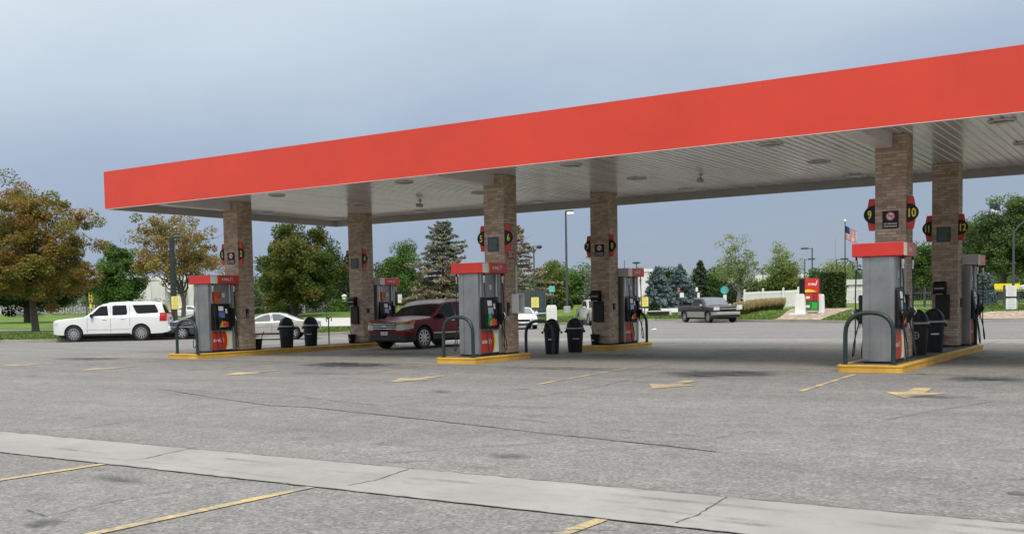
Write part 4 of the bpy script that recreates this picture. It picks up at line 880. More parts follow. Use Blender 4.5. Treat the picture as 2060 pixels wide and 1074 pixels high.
SED=dict(cat='car',L=5.0,W=1.83,R=.33,wf=.97,wr=3.80,rim=.66,spk=8,spw=.3,paint=p_champ,tum=.3,nose=.72,rc=.11,low0=.28,glass=m_glass_refl,wglass=m_glass_refl,
 top=[(0,.60),(.06,.68),(.3,.76),(1.2,.90),(1.45,.94),(1.9,1.17),(2.3,1.34),(2.7,1.41),(3.1,1.41),(3.5,1.34),(4.0,1.13),(4.3,1.01),(4.6,.97),(4.88,.93),(4.96,.84),(5.0,.6)],belt=[(0,.6),(.5,.74),(1.5,.90),(4.3,.95),(5.0,.86)],ws=(1.5,2.32),rw=(3.52,4.24),
 win=[[(1.85,.95),(2.1,1.13),(2.45,1.27),(2.72,1.32),(2.76,.96)],[(2.86,.96),(2.83,1.33),(3.15,1.32),(3.48,1.21),(3.62,1.1),(3.56,.98)],[(3.66,1.0),(3.69,1.09),(3.9,.99)]],
 seams=[(1.62,.36,.92),(2.81,.36,1.33),(3.72,.8,.95)],handles=[(2.6,.82),(3.55,.83)],mirror=(1.9,.93),extra=sed_extra)
def tr_extra(c):
    c.wrap('headlight',.62,.22,.84,1.04,m_lampc); c.nosebox('grille',-.60,.60,.80,1.06,m_black,out=.008); c.nosebox('grille_bar',-.61,.61,.90,.965,m_silv2,out=.03); c.nosebox('emblem',-.12,.12,.9,.965,m_chrome,out=.042)
    c.nosebox('bumper',-.84,.84,.52,.72,m_silv2,out=.10,bev=.04); c.wrap('bumper_end',.8,.42,.52,.72,m_silv2,out=.05); c.nosebox('lower_intake',-.6,.6,.34,.5,m_black2,out=.06,bev=.02)
    c.strip('lower_side',.45,c.sp['wf']-c.Ra-.02,.45,.74,c.sp['low_m'],n=3); c.strip('lower_side',c.sp['wf']+c.Ra+.02,c.sp['wr']-c.Ra-.02,.36,.74,c.sp['low_m'],n=8); c.strip('lower_side',c.sp['wr']+c.Ra+.02,c.L-.1,.5,.74,c.sp['low_m'],n=4)
    L=c.L; b=MB(); b.box(c.X(L-.12),c.X(3.62),-.78,.78,1.172,1.205); b.build('bed_cover',m_black2,c.th)
    for sgn in (1,-1): c.strip('taillight',L-.16,L-.02,.86,1.15,m_tail,sides=(sgn,),n=2)
    c.nosebox('rear_bumper',-.85,.85,.48,.64,m_silv2,rear=True,out=.12,bev=.03)
TRK=dict(cat='pickup truck',L=5.75,W=1.98,R=.385,wf=.98,wr=4.55,rim=.64,spk=6,spw=.4,paint=p_maroon,low_m=m_silv2,tum=.16,nose=.86,low0=.36,glass=m_glass_refl,
 top=[(0,1.06),(.04,1.13),(.3,1.18),(1.25,1.22),(1.4,1.23),(1.78,1.56),(2.0,1.74),(2.25,1.82),(2.9,1.84),(3.25,1.81),(3.36,1.66),(3.52,1.22),(3.56,1.20),(5.7,1.20),(5.75,1.1)],belt=[(0,.98),(.6,1.06),(1.4,1.14),(3.5,1.17),(5.75,1.18)],ws=(1.44,2.08),rw=(3.35,3.5),
 win=[[(1.68,1.18),(1.95,1.46),(2.1,1.62),(2.2,1.66),(2.55,1.68),(2.55,1.18)],[(2.64,1.2),(2.64,1.68),(3.15,1.66),(3.26,1.22)]],
 seams=[(1.6,.42,1.15),(2.6,.42,1.66),(3.50,.4,1.17)],handles=[(2.38,1.03)],mirror=(1.78,1.16),mirror_m=m_chrome,extra=tr_extra)
def place(p_wheel,hvec,sp,side,which='wf'):
    """near-side wheel contact point -> object origin + heading; side=+1: the car's left side is the near one"""
    h=np.array(hvec[:2],float); h/=np.linalg.norm(h); left=np.array([-h[1],h[0]])
    c=np.array(p_wheel[:2])-side*left*(sp['W']/2-.13); c=c-h*(sp['L']/2-sp[which]); return (c[0],c[1],0),math.atan2(h[1],h[0])
def var(sp,**k): q=dict(sp); q.update(k); return q
def zs(sp,k):
    q=dict(sp); 
    for n_ in ('top','belt'): q[n_]=[(s,z*k) for s,z in sp[n_]]
    q['win']=[[(s,z*k) for s,z in w] for w in sp['win']]; q['handles']=[(s,z*k) for s,z in sp['handles']]; q['mirror']=(sp['mirror'][0],sp['mirror'][1]*k); q['seams']=[(s,a*k,b*k) for s,a,b in sp['seams']]; return q
SUV=zs(SUV,1.03); EXP=zs(EXP,.95); EXP['rc']=.075; EXP['ws']=(1.37,2.08); SED=zs(SED,.93); TRK=zs(TRK,.94)
h=np.array([-.753,-.657]); po,he=place(DZ(218,53,0)[:2]+h*1.65,h,SUV,1); make_car('parked_suv','long white suv with dark windows waiting at the left kerb',po,he,SUV)
po,he=place(G(849.5,701.5),(-.08,-1),EXP,1); make_car('parked_suv','dark red suv with amber headlamps between the islands of pumps 4 and 5',po,he,EXP)
h=np.array([-.80,-.60]); po,he=place(G(590,682.5),h,SED,1,'wr'); make_car('parked_sedan','champagne sedan seen side on behind the left trash cans',po,he,SED)
g=G(367,682.3); DSED=var(SED,paint=p_grey,mold=m_chrome,wglass=m_glass); po,he=place(g,(.72,.72),DSED,-1,'wr'); make_car('parked_sedan','dark grey sedan just behind the tail of the long white suv',po,he,DSED)
WS=var(SED,paint=p_white,L=4.6,wr=3.6); 
WS['top']=[(s*.92,z) for s,z in SED['top']]; WS['belt']=[(s*.92,z) for s,z in SED['belt']]; WS['win']=[[(s*.92,z) for s,z in w] for w in SED['win']]; WS['seams']=[(s*.92,a,b) for s,a,b in SED['seams']]; WS['handles']=[]; WS['wf']=.9; WS['ws']=(1.38,2.13); WS['rw']=(3.24,3.9)
g=G(1076,661.5); po,he=place(g,(.62,-.78),WS,1); make_car('parked_sedan','white sedan facing the pumps, half hidden behind the number 6 column',po,he,WS)
def truck(u,v,ang,sp,label,**k):
    g=DZ(u,v,0); vd=np.array(g[:2])-CAM[:2]; vd/=np.linalg.norm(vd); a=R(ang); tow=-vd; rgt=np.array([vd[1],-vd[0]]); h=math.cos(a)*tow+math.sin(a)*rgt
    po,he=place(g,h,sp,-1); return make_car('pickup_truck',label,po,he,sp,**k)
truck(1427,70,27,TRK,'maroon pickup truck with silver lower sides parked before the blue spruces')
truck(1187,69,11,var(TRK,paint=p_silver,low_m=p_silver,glass=m_glass),'pewter pickup truck half hidden behind the number 7 and 8 column')
# ------------------------------------------------------------------ vegetation
L_AUT=leaf_mat('leaf_autumn',[(.11,.13,.026),(.22,.20,.038),(.30,.20,.05),(.25,.135,.04)],.4); L_AUT2=leaf_mat('leaf_autumn_gold',[(.15,.145,.04),(.31,.235,.065),(.29,.17,.06)],.4)
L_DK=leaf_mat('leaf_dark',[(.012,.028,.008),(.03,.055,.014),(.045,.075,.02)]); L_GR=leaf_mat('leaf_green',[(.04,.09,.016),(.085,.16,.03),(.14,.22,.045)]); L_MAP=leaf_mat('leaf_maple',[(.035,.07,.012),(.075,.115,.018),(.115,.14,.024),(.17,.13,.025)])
L_YG=leaf_mat('leaf_yellowgreen',[(.07,.11,.02),(.14,.185,.035),(.22,.23,.055)]); L_COT=leaf_mat('leaf_cottonwood',[(.14,.20,.06),(.22,.28,.095),(.31,.35,.15)],.4); L_BIG=leaf_mat('leaf_locust',[(.035,.075,.02),(.08,.13,.036),(.14,.20,.06)])
L_BS=leaf_mat('needle_blue',[(.04,.07,.062),(.10,.15,.14),(.19,.25,.24)],.05); L_PINE=leaf_mat('needle_dark',[(.022,.04,.02),(.045,.075,.035),(.085,.115,.055)],.05); L_DEAD=leaf_mat('needle_brown',[(.13,.10,.065),(.24,.19,.13),(.34,.285,.20)],.1,nscale=.3); L_DEADG=leaf_mat('needle_greygreen',[(.10,.12,.09),(.19,.21,.16),(.28,.28,.21)],.1)
L_HEDGE=leaf_mat('leaf_hedge',[(.010,.022,.006),(.025,.045,.010),(.05,.075,.018)],.15); L_TAN=leaf_mat('plume_tan',[(.34,.26,.12),(.5,.39,.2),(.6,.49,.27)],.2); L_ORN=leaf_mat('blade_green',[(.05,.075,.018),(.10,.12,.03),(.17,.16,.05)],.2); L_SAGE=leaf_mat('leaf_sage',[(.10,.11,.10),(.17,.18,.17),(.24,.24,.24)],.1)
L_TALL=leaf_mat('leaf_tall_hedge',[(.03,.055,.014),(.06,.095,.024),(.10,.14,.04)],.25)
def quads(C,size,rng,up=.3,asp=1.5):
    n=len(C); d=rng.normal(size=(n,3)); d[:,2]*=.6; d/=np.linalg.norm(d,axis=1)[:,None]; nrm=rng.normal(size=(n,3)); nrm[:,2]+=up*2; a=np.cross(d,nrm); a/=np.linalg.norm(a,axis=1)[:,None]+1e-9
    s=size*(.6+.8*rng.random(n))[:,None]; u=d*s*asp*.5; w=a*s*.5
    V=np.stack([C-u,C+w*.9-u*.1,C+u,C-w*.9-u*.1],1).reshape(-1,3); Q=np.arange(4*n).reshape(n,4); return V,Q
def blobs(rng,n,crown,rx,rz,shape,hollow=.35):
    """clump centres in an uneven crown: more near the shell, gaps by noise"""
    out=[]; ph=rng.random(6)*6.28
    while len(out)<n:
        p=rng.normal(size=3); p/=np.linalg.norm(p); r=(hollow+(1-hollow)*rng.random())**.7 if rng.random()<.75 else rng.random()**.5
        az=math.atan2(p[1],p[0]); lump=.80+.14*math.sin(3*az+ph[0]+2*p[2])+.10*math.sin(5*az+ph[1]-3*p[2])+.08*math.sin(7*p[2]+ph[2])
        if shape=='dome' and p[2]<0: p[2]*=.62
        if shape=='round': lump=.93+.05*math.sin(4*az+ph[0])
        out.append((crown[0]+p[0]*rx*r*lump,crown[1]+p[1]*rx*r*lump,crown[2]+p[2]*rz*r*min(1.05,lump+.08)))
    return np.array(out)
def limb(mb,a,c,r0,r1,rng,n=5,w=.08):
    a=np.array(a);c=np.array(c); L_=np.linalg.norm(c-a); P=[a+(c-a)*i/n+np.array([0,0,.14*L_*math.sin(pi*i/n)*.4])+(rng.normal(size=3)*L_*w*.35 if 0<i<n else 0) for i in range(n+1)]
    mb.tube(P,[r0+(r1-r0)*i/n for i in range(n+1)],6,cap=False); return P
def tree(name,label,u,t,vtop,ul,ur,vcb,mats,n_clump=150,per=70,leaf=.2,clump=.55,trunk=.2,shape='dome',seed=0,group=None,sparse=0,bark=None,ucen=None,fork=.42,depthk=1.):
    rng=np.random.default_rng(seed+11); base=T(u,t); sc=F/t; leaf=leaf*.54; per=per*2.7
    ztop=D(u,vtop,t)[2]; zcb=D(u,vcb,t)[2]; H=ztop-base[2]; rx=(ur-ul)/2/sc; uc=(ul+ur)/2
    cc=DZ(uc,t,(ztop+zcb)/2)-base; cz=cc[2]; rz=(ztop-zcb)/2
    if shape=='dome': cz=(zcb-base[2])+ (ztop-zcb)*.385; rzz=(ztop-base[2])-cz
    else: rzz=rz
    th=thing(name,label,'tree',tuple(base),0,group)
    C=blobs(rng,n_clump,(cc[0],cc[1],cz),rx,rzz,shape,.2 if sparse else .35)
    fk=np.array([cc[0]*.25,cc[1]*.25,max(.25*H,min(fork*H,cz-.2*rzz))])
    mb=MB(); P=[np.array([0,0,-.15]),np.array([0,0,.06]),fk*.35+rng.normal(size=3)*.03,fk*.7+rng.normal(size=3)*.05,fk]; mb.tube(P,[trunk*1.45,trunk*1.12,trunk,trunk*.9,trunk*.8],10)
    nl=10 if not sparse else 16; far=C[np.argsort(-np.linalg.norm(C-fk,axis=1))]; pick=far[rng.choice(len(far)*3//4,min(nl,len(far)*3//4),replace=False)]
    tips=[]
    for q in pick:
        st=P[-1] if rng.random()<.6 else P[-2]; LP=limb(mb,st,q*.86+fk*.14,trunk*.42,trunk*.07,rng); tips+=LP[2:]
    for q in C[rng.choice(len(C),min(len(C),40 if not sparse else 110),replace=False)]:
        j=min(tips,key=lambda z:np.linalg.norm(z-q)); limb(mb,j,q,trunk*.13,trunk*.03,rng,3,.1)
    mb.build('trunk',bark or m_bark,th,smooth=60)
    k=max(5,int(per)); off=rng.normal(size=(len(C),k,3)); off*= (rng.random((len(C),k,1))**.33)*clump/np.linalg.norm(off,axis=2,keepdims=True)*np.array([1,1,.7])*(.6+.9*rng.random((len(C),1,1)))
    pts=(C[:,None,:]+off).reshape(-1,3); tn=np.repeat(np.clip(.5+.22*rng.normal(size=len(C)),0,1),k)+.12*rng.normal(size=len(pts))
    if isinstance(mats,(list,tuple)): m0=mats[0]
    else: m0=mats
    V,Q=quads(pts,leaf,rng); npmesh('crown',V,Q,m0,np.repeat(np.clip(tn,0,1),4),th)
    return th
def spruce(name,label,u,t,vtop,half_w,mats,vb=None,seed=0,group=None,gap=.42,mat_low=None,split=.5,droop=.18,trunkv=True,dens=1.,bare=.0,pw=.82,rag=0.):
    rng=np.random.default_rng(seed+5); base=T(u,t); sc=F/t; H=D(u,vtop,t)[2]-base[2]; rw=half_w/sc
    th=thing(name,label,'tree',tuple(base),0,group); mb=MB(); mb.tube([(0,0,-.1),(0,0,H*.5),(0,0,H*.97)],[.02*H,.012*H,.012],8); CT=[[],[]]; TN=[[],[]]; z=H*.06
    SZ=[]
    while z<H*.985:
        f=z/H; ln=rw*(1-f)**pw*(.9+.1*math.sin(z*7)); nb=max(5,int(13*(1-f)+5))
        for k in range(nb):
            az=2*pi*(k+rng.random()*.8)/nb; l=ln*(.62+.5*rng.random())*(1+rag*rng.normal()); e=np.array([math.cos(az),math.sin(az),0]); 
            tip=np.array([0,0,z])+e*l+np.array([0,0,-droop*l+.10*l*rng.normal()]); mid=np.array([0,0,z])+e*l*.5+np.array([0,0,-.02*l])
            mb.tube([(0,0,z),mid,tip],[.02+.012*l,.012+.006*l,.004],4,cap=False)
            if rng.random()<bare: continue
            n=int((26+80*l)*dens); fr_=rng.random(n)**.6; w=.26*l*(1.05-fr_)+.07; b0=np.array([0,0,z])
            C=b0+(mid-b0)*np.minimum(1,fr_*2)[:,None]+(tip-mid)*np.maximum(0,fr_*2-1)[:,None]
            lat=np.array([-e[1],e[0],0]); C=C+lat*(rng.normal(size=n)*w*.8)[:,None]+np.array([0,0,1.])*(rng.normal(size=n)*.07-.05)[:,None]
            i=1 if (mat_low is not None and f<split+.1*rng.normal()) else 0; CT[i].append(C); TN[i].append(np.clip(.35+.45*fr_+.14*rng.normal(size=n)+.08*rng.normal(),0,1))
        z+=gap*(.55+.75*(1-f))
    mb.build('trunk',m_bark if not bare else m_barkg,th)
    for i,m in enumerate((mats,mat_low)):
        if CT[i]: 
            pts=np.vstack(CT[i]); V,Q=quads(pts,.125,rng,.6,2.2); npmesh('crown' if i==0 else 'lower_crown',V,Q,m,np.repeat(np.concatenate(TN[i]),4),th)
    return th
def bush(name,label,u,t,w,h,m,seed=0,cat='bush',box=None,n=2600,leaf=.12,group=None,dz=0,rot=0):
    rng=np.random.default_rng(seed+77); base=T(u,t); leaf*=.75; n=int(n*1.6); th=thing(name,label,cat,tuple(base),rot,group)
    if box:
        q=rng.random((n,3))*2-1; ax=rng.integers(0,3,n); sg=np.where(rng.random(n)<.5,-1,1); k=rng.random(n)<.85
        for i in range(3): q[k&(ax==i),i]=sg[k&(ax==i)]*(1.04-.2*rng.random((k&(ax==i)).sum()))
        pts=q*np.array([box[0]/2,box[1]/2,h/2])+np.array([0,0,h/2]); b=MB(); b.box(-box[0]*.44,box[0]*.44,-box[1]*.44,box[1]*.44,-.1,h*.93); b.build('stems',L_HEDGE,th)
    else:
        d=rng.normal(size=(n,3)); d/=np.linalg.norm(d,axis=1)[:,None]; d[:,2]=np.abs(d[:,2]); r=(.55+.45*rng.random(n)**.5)*(1+.10*np.sin(3*np.arctan2(d[:,1],d[:,0])+seed)+.08*np.sin(6*d[:,2]+seed)); pts=d*r[:,None]*np.array([w/2,w/2,h])
        b=MB(); 
        for k in range(9): a=2*pi*k/9; b.tube([(0,0,-.05),(.2*w*math.cos(a),.2*w*math.sin(a),h*.35),(.36*w*math.cos(a),.36*w*math.sin(a),h*.6)],[.03,.02,.008],5,cap=False)
        b.build('stems',m_bark,th)
    V,Q=quads(pts,leaf,rng); npmesh('foliage',V,Q,m,np.repeat(np.clip(.5+.25*rng.normal(size=n),0,1),4),th); return th
tree('maple_tree','big maple turning olive and orange at the left edge',72,66,336,-100,203,628,L_AUT,380,75,.19,.58,.21,seed=31,bark=m_bark,fork=.3)
tree('autumn_tree','thin golden brown tree with bare branches showing, left of the column with number 2',372,68,412,238,470,578,L_AUT2,150,34,.2,.5,.15,seed=2,sparse=1,fork=.28)
tree('shade_tree','bright green tree between the two autumn trees at left',232,84,480,178,298,624,L_GR,130,75,.22,.6,.16,seed=3,fork=.25)
tree('shade_tree','very dark green tree behind the big left maple',55,105,500,-70,190,630,L_DK,170,80,.3,.95,.3,seed=4,fork=.3)
tree('maple_tree','dense green maple with orange tinges between columns 2 and 3',592,94,436,496,704,622,L_MAP,300,95,.25,.75,.30,seed=5,fork=.3)
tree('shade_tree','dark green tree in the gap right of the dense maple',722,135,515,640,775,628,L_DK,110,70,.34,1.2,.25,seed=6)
tree('shade_tree','light green rounded tree behind the dark red suv',806,140,488,752,862,632,L_GR,150,85,.33,1.1,.25,seed=7)
tree('shade_tree','dark green tree low behind the pump of numbers 3 and 4',775,150,516,745,830,632,L_MAP,90,70,.36,1.2,.22,seed=8)
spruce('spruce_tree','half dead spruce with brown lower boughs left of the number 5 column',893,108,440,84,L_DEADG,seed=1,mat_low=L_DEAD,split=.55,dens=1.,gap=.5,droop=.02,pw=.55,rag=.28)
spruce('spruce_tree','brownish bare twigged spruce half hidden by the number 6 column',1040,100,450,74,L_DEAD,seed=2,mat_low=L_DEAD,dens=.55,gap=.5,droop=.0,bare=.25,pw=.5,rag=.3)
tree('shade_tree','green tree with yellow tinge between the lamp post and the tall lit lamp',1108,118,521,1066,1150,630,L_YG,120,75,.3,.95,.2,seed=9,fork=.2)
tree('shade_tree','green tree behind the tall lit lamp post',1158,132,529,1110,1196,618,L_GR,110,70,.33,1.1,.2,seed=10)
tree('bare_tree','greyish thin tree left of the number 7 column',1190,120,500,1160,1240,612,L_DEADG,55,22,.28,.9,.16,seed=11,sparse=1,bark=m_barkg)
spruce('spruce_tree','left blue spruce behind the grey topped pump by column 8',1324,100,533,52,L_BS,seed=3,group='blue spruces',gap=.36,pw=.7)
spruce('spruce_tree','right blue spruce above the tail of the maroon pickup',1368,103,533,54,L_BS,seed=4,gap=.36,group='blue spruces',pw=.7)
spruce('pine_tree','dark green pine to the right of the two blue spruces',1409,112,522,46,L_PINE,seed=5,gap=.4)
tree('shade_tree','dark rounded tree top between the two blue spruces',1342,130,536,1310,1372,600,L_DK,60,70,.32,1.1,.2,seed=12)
tree('shade_tree','small mid green tree at the left of the pale cottonwood',1440,112,538,1418,1474,612,L_GR,70,60,.28,.8,.15,seed=13)
tree('cottonwood_tree','tall thin pale green cottonwood with grey branches behind the maroon pickup',1487,90,466,1430,1533,592,L_COT,105,19,.2,.5,.19,seed=14,sparse=1,bark=m_barkg,fork=.3)
tree('cottonwood_tree','smaller thin pale green cottonwood above the white fence',1573,112,482,1530,1617,580,L_COT,70,19,.25,.65,.18,seed=15,sparse=1,bark=m_barkg,fork=.3)
tree('shade_tree','dense yellowish green tree behind the white fence, left of the price sign',1576,92,528,1540,1612,616,L_YG,120,80,.22,.6,.15,seed=16,fork=.2)
tree('bare_tree','faint thin distant tree left of the flagpole',1678,150,516,1650,1712,582,L_COT,55,26,.32,1.,.16,seed=17,sparse=1,bark=m_barkg)
tree('shade_tree','green tree seen in the gap between columns 10 and 11',1852,108,480,1816,1892,614,L_GR,120,70,.27,.8,.2,seed=18)
tree('locust_tree','big dark green tree at the right edge behind the white notices',2015,86,398,1934,2150,552,L_BIG,330,95,.22,.75,.28,seed=19,fork=.3)
tree('locust_tree','dark green tree just right of column 12 behind the big right tree',1955,102,446,1902,2010,560,L_BIG,150,80,.25,.8,.22,seed=20)
tree('shade_tree','dark green low tree between the price sign and the right hedge',1660,100,546,1612,1700,612,L_GR,90,70,.24,.7,.14,seed=21,fork=.2)
bush('round_bush','clipped round dark bush behind the yellow notice by column 8',1316,86,1.1,1.05,L_HEDGE,1,n=900)
bush('spruce_bush','rounded grey green spruce bush at right of column 12',1980,73,1.55,2.0,L_BS,2,n=3000)
bush('clipped_hedge','tall square clipped hedge right of the price sign',1673,76,1,2.55,L_TALL,3,'hedge',box=(1.6,1.4),n=7500,leaf=.17,rot=YAW)
for k,(u,t,w,h,m,l) in enumerate([(560,100,2.6,1.5,L_YG,'spreading yellow green shrub left of the stone pillar'),(585,101,2.2,1.3,L_SAGE,'silvery sage shrub next to the yellow green shrub'),(632,104,3.2,1.0,L_SAGE,'low sage shrub right of the stone pillar'),(650,107,2.2,1.6,L_PINE,'dark low spruce shrub on the planted bank'),(676,104,2.5,1.1,L_GR,'low green shrub on the bank near column 3'),(694,104,2.6,1.2,L_GR,'green shrub on the bank touching column 3 in view'),(535,106,4.5,1.6,L_HEDGE,'wide dark hedge below the left end of the dense maple'),
 (1505,94,4.5,2.4,L_HEDGE,'dark shrub mass under the cottonwood'),(1537,98,4.2,2.6,L_YG,'green shrub mass behind the white fence'),(1625,92,3.6,2.6,L_GR,'leafy shrub behind the price sign'),(1645,90,3.2,2.5,L_HEDGE,'dark shrub between price sign and clipped hedge'),(1462,96,2.6,2.0,L_HEDGE,'dark shrub behind the roof of the maroon pickup'),(1850,92,3.4,1.2,L_HEDGE,'dark shrub behind the metal fence beside column 10'),(2035,92,6.,.7,L_HEDGE,'long dark shrub behind the metal fence at right edge'),(1120,100,3.2,1.1,L_HEDGE,'dark low hedge behind the white utility box'),(1740,100,5,2.6,L_HEDGE,'dark shrub behind the nearest pump'),(820,120,6,2.2,L_HEDGE,'dark hedge behind the windscreen of the dark red suv'),(930,115,5,1.8,L_HEDGE,'dark hedge behind the pump with green nozzle'),(300,150,12,2.2,L_SAGE,'pale long shrub row behind the white suv'),(120,160,14,1.7,L_SAGE,'pale long shrub row left of the yellow signal')]):
    bush('garden_shrub',l,u,t,w,h,m,10+k,n=1500,leaf=.16)
# ornamental grasses
for k in range(7):
    rng=np.random.default_rng(50+k); u=1492+12.2*k; base=T(u,76+.35*k); t=thing('ornamental_grass','clump of tall grass with straw coloured plumes in the row right of the maroon pickup','grass clump',tuple(base),0,'row of plumed grass clumps')
    def blades(n,z0,z1,spread,w,lean):
        a=rng.random(n)*2*pi; r=rng.random(n)**.5*.3; x=r*np.cos(a); y=r*np.sin(a); h=z0+(z1-z0)*rng.random(n); ln=lean*(.3+.7*rng.random(n)); tx=x+np.cos(a)*ln*spread; ty=y+np.sin(a)*ln*spread; th_=rng.random(n)*pi; wx=w*np.cos(th_); wy=w*np.sin(th_)
        return x,y,h,tx,ty,wx,wy
    x,y,h,tx,ty,wx,wy=blades(520,.35,.62,1,.02,.35); V=np.stack([np.stack([x-wx,y-wy,0*x],1),np.stack([x+wx,y+wy,0*x],1),np.stack([tx+wx*.3,ty+wy*.3,h],1),np.stack([tx-wx*.3,ty-wy*.3,h],1)],1).reshape(-1,3); Q=np.arange(len(V)).reshape(-1,4); npmesh('blades',V,Q,L_ORN,np.repeat(rng.random(520),4),t)
    x,y,h,tx,ty,wx,wy=blades(460,.62,.92,1,.022,.40); V=np.stack([np.stack([tx*.75-wx,ty*.75-wy,h*.5],1),np.stack([tx*.75+wx,ty*.75+wy,h*.5],1),np.stack([tx+wx,ty+wy,h],1),np.stack([tx-wx,ty-wy,h],1)],1).reshape(-1,3); Q=np.arange(len(V)).reshape(-1,4); npmesh('plumes',V,Q,L_TAN,np.repeat(rng.random(460),4),t)
# grass tufts on the nearer banks, and the mass of far trees
m_blade=leaf_mat('grass_blade',[(.06,.11,.018),(.11,.175,.032),(.17,.22,.055)],.2)
rng=np.random.default_rng(5); n=42000; U=rng.uniform(-60,2200,n); pts=[]
for u in U:
    k0=kerb_t(u); t=k0+.25+9*rng.random()**1.4
    f_=(t-k0-.2)/11.5
    if 0<f_<1 and 1554+40*f_**.7<u<1652+78*f_**1.2: continue
    if u>1930: t=k0+7.5+5*rng.random()
    if 430<u<1060 and t>np.interp(u,[430,500,640,740,900,1060],[61,59.5,61.5,63.5,69,73]): t=k0+.25+rng.random()*3
    if u<330 and np.interp(u,[-400,0,100,330],[57,66,66,63])-.3<t<np.interp(u,[-400,0,100,330],[60,70.5,70.5,67])+.3: continue
    pts.append(T(u,t))
pts=np.array(pts); n=len(pts); a=rng.random(n)*pi; w=.05; h=.03+.05*rng.random(n); dx=np.cos(a)*w; dy=np.sin(a)*w; o=np.zeros(n); l1=rng.normal(size=n)*.03; l2=rng.normal(size=n)*.03
V=np.stack([pts+np.stack([-dx,-dy,o-.01],1),pts+np.stack([dx,dy,o-.01],1),pts+np.stack([dx*.4+l1,dy*.4+l2,h],1),pts+np.stack([-dx*.4+l1,-dy*.4+l2,h],1)],1).reshape(-1,3)
tag(npmesh('grass_tufts',V,np.arange(4*n).reshape(-1,4),m_blade,np.repeat(rng.random(n),4)),'short uneven grass on the banks beyond the kerb','grass',kind='stuff')
C=[];TNn=[]
for k in range(150):
    u=rng.uniform(-300,2500); t=rng.uniform(210,330); b0=T(u,t); hh=rng.uniform(4,8.5); ww=rng.uniform(3,6); d=rng.normal(size=(900,3)); d/=np.linalg.norm(d,axis=1)[:,None]; C.append(b0+np.array([0,0,hh*.5])+d*np.array([ww,ww,hh*.55])*(.6+.4*rng.random((900,1)))); TNn.append(np.clip(rng.random()*.7+.3*rng.random(900),0,1))
V,Q=quads(np.vstack(C),.42,rng); tag(npmesh('far_woods',V,Q,L_BIG,np.repeat(np.concatenate(TNn),4)),'low far line of trees along the horizon','woods',kind='stuff')
# ------------------------------------------------------------------ buildings
def yaw_at(u): d=ray(u,600); return math.atan2(d[1],d[0])-pi/2      # local +Y points away from the viewer's side of the lot
m_wall=mat('wall_white',(.62,.61,.59),.8,0,.06,.3,.1,8,dirt=.15); m_wall2=mat('wall_offwhite',(.55,.53,.50),.8,0,.06,.3); m_wallb=mat('wall_brick',(.20,.125,.095),.9,0,.2,1.5,.3,20); m_roofg=mat('roof_grey',(.30,.29,.28),.8,0,.1,1)
m_win=mat('window_dark',(.03,.035,.04),.1,0,.2,1); m_stone=mat('stone_pale',(.60,.57,.50),.85,0,.1,2,.2,20)
def block(name,label,u0,u1,t,vtop,dep,m,cat='building',parapet=.25,wins=0,pil=0,roof=None,rot=0,base_drop=.4):
    uc=(u0+u1)/2; p0=T(uc,t); w=(u1-u0)/F*t; h=D(uc,vtop,t)[2]-p0[2]; th=thing(name,label,cat,tuple(p0),yaw_at(uc)+rot)
    b=MB(); b.box(-w/2,w/2,0,dep,-base_drop,h-parapet); b.build('wall',m,th)
    b=MB(); b.box(-w/2-.12,w/2+.12,-.12,dep+.12,h-parapet+.003,h); b.build('cornice',roof or m_trim,th)
    for k in range(wins):
        x=-w/2+w*(k+.5)/wins; ww=min(1.6,w/wins*.5); b=MB(); b.box(x-ww/2,x+ww/2,-.05,.0-.004,h*.35,h*.68); f=b.build('window',m_win,th); b=MB(); b.box(x-ww/2-.06,x+ww/2+.06,-.09,-.052,h*.33,h*.35); b.build('sill',m_trim,f)
    for k in range(pil):
        x=-w/2+w*(k+.5)/pil; b=MB(); b.box(x-.35,x+.35,-.25,-.004,-base_drop,h-parapet-.01); b.build('pilaster',m_trim,th)
    return th,w,h
wb,w,h=block('warehouse','large white warehouse with pilasters behind the left golden tree',262,452,150,556,18,m_wall,pil=7,parapet=.5)
b=MB(); b.prism([(-1.2,2.9),(1.2,2.9),(1.2,4.2),(.5,4.9),(-.9,4.9),(-1.6,4.2)],-1.6,-.3,'y'); b.box(-.7,.7,-1.2,-.3,-.4,2.9); b.build('loading_tower',m_trim,wb)
block('brick_building','low brown brick building with small dark windows left of column 7',1126,1262,140,575,9,m_wallb,wins=3,roof=m_roofg,parapet=.3)
block('long_building','long low white building behind the pale cottonwood trees',1446,1622,175,553,14,m_wall,parapet=1.1,wins=9)
block('white_house','white building with moulded parapet between the hedge and the nearest pump',1686,1760,98,562,8,m_wall,parapet=.5)
block('white_house','white sided house at the far left behind the lawn',-60,40,185,609,8,m_wall2,wins=4,roof=m_roofg,parapet=.8)
block('white_shop','small white building behind the left blue spruce',1276,1312,140,541,8,m_wall,parapet=.4)
block('brick_planter','low red brown planter wall at left of the yellow green shrub',505,545,108,620,1.0,m_wallb,cat='planter',parapet=.1,roof=m_roofg)
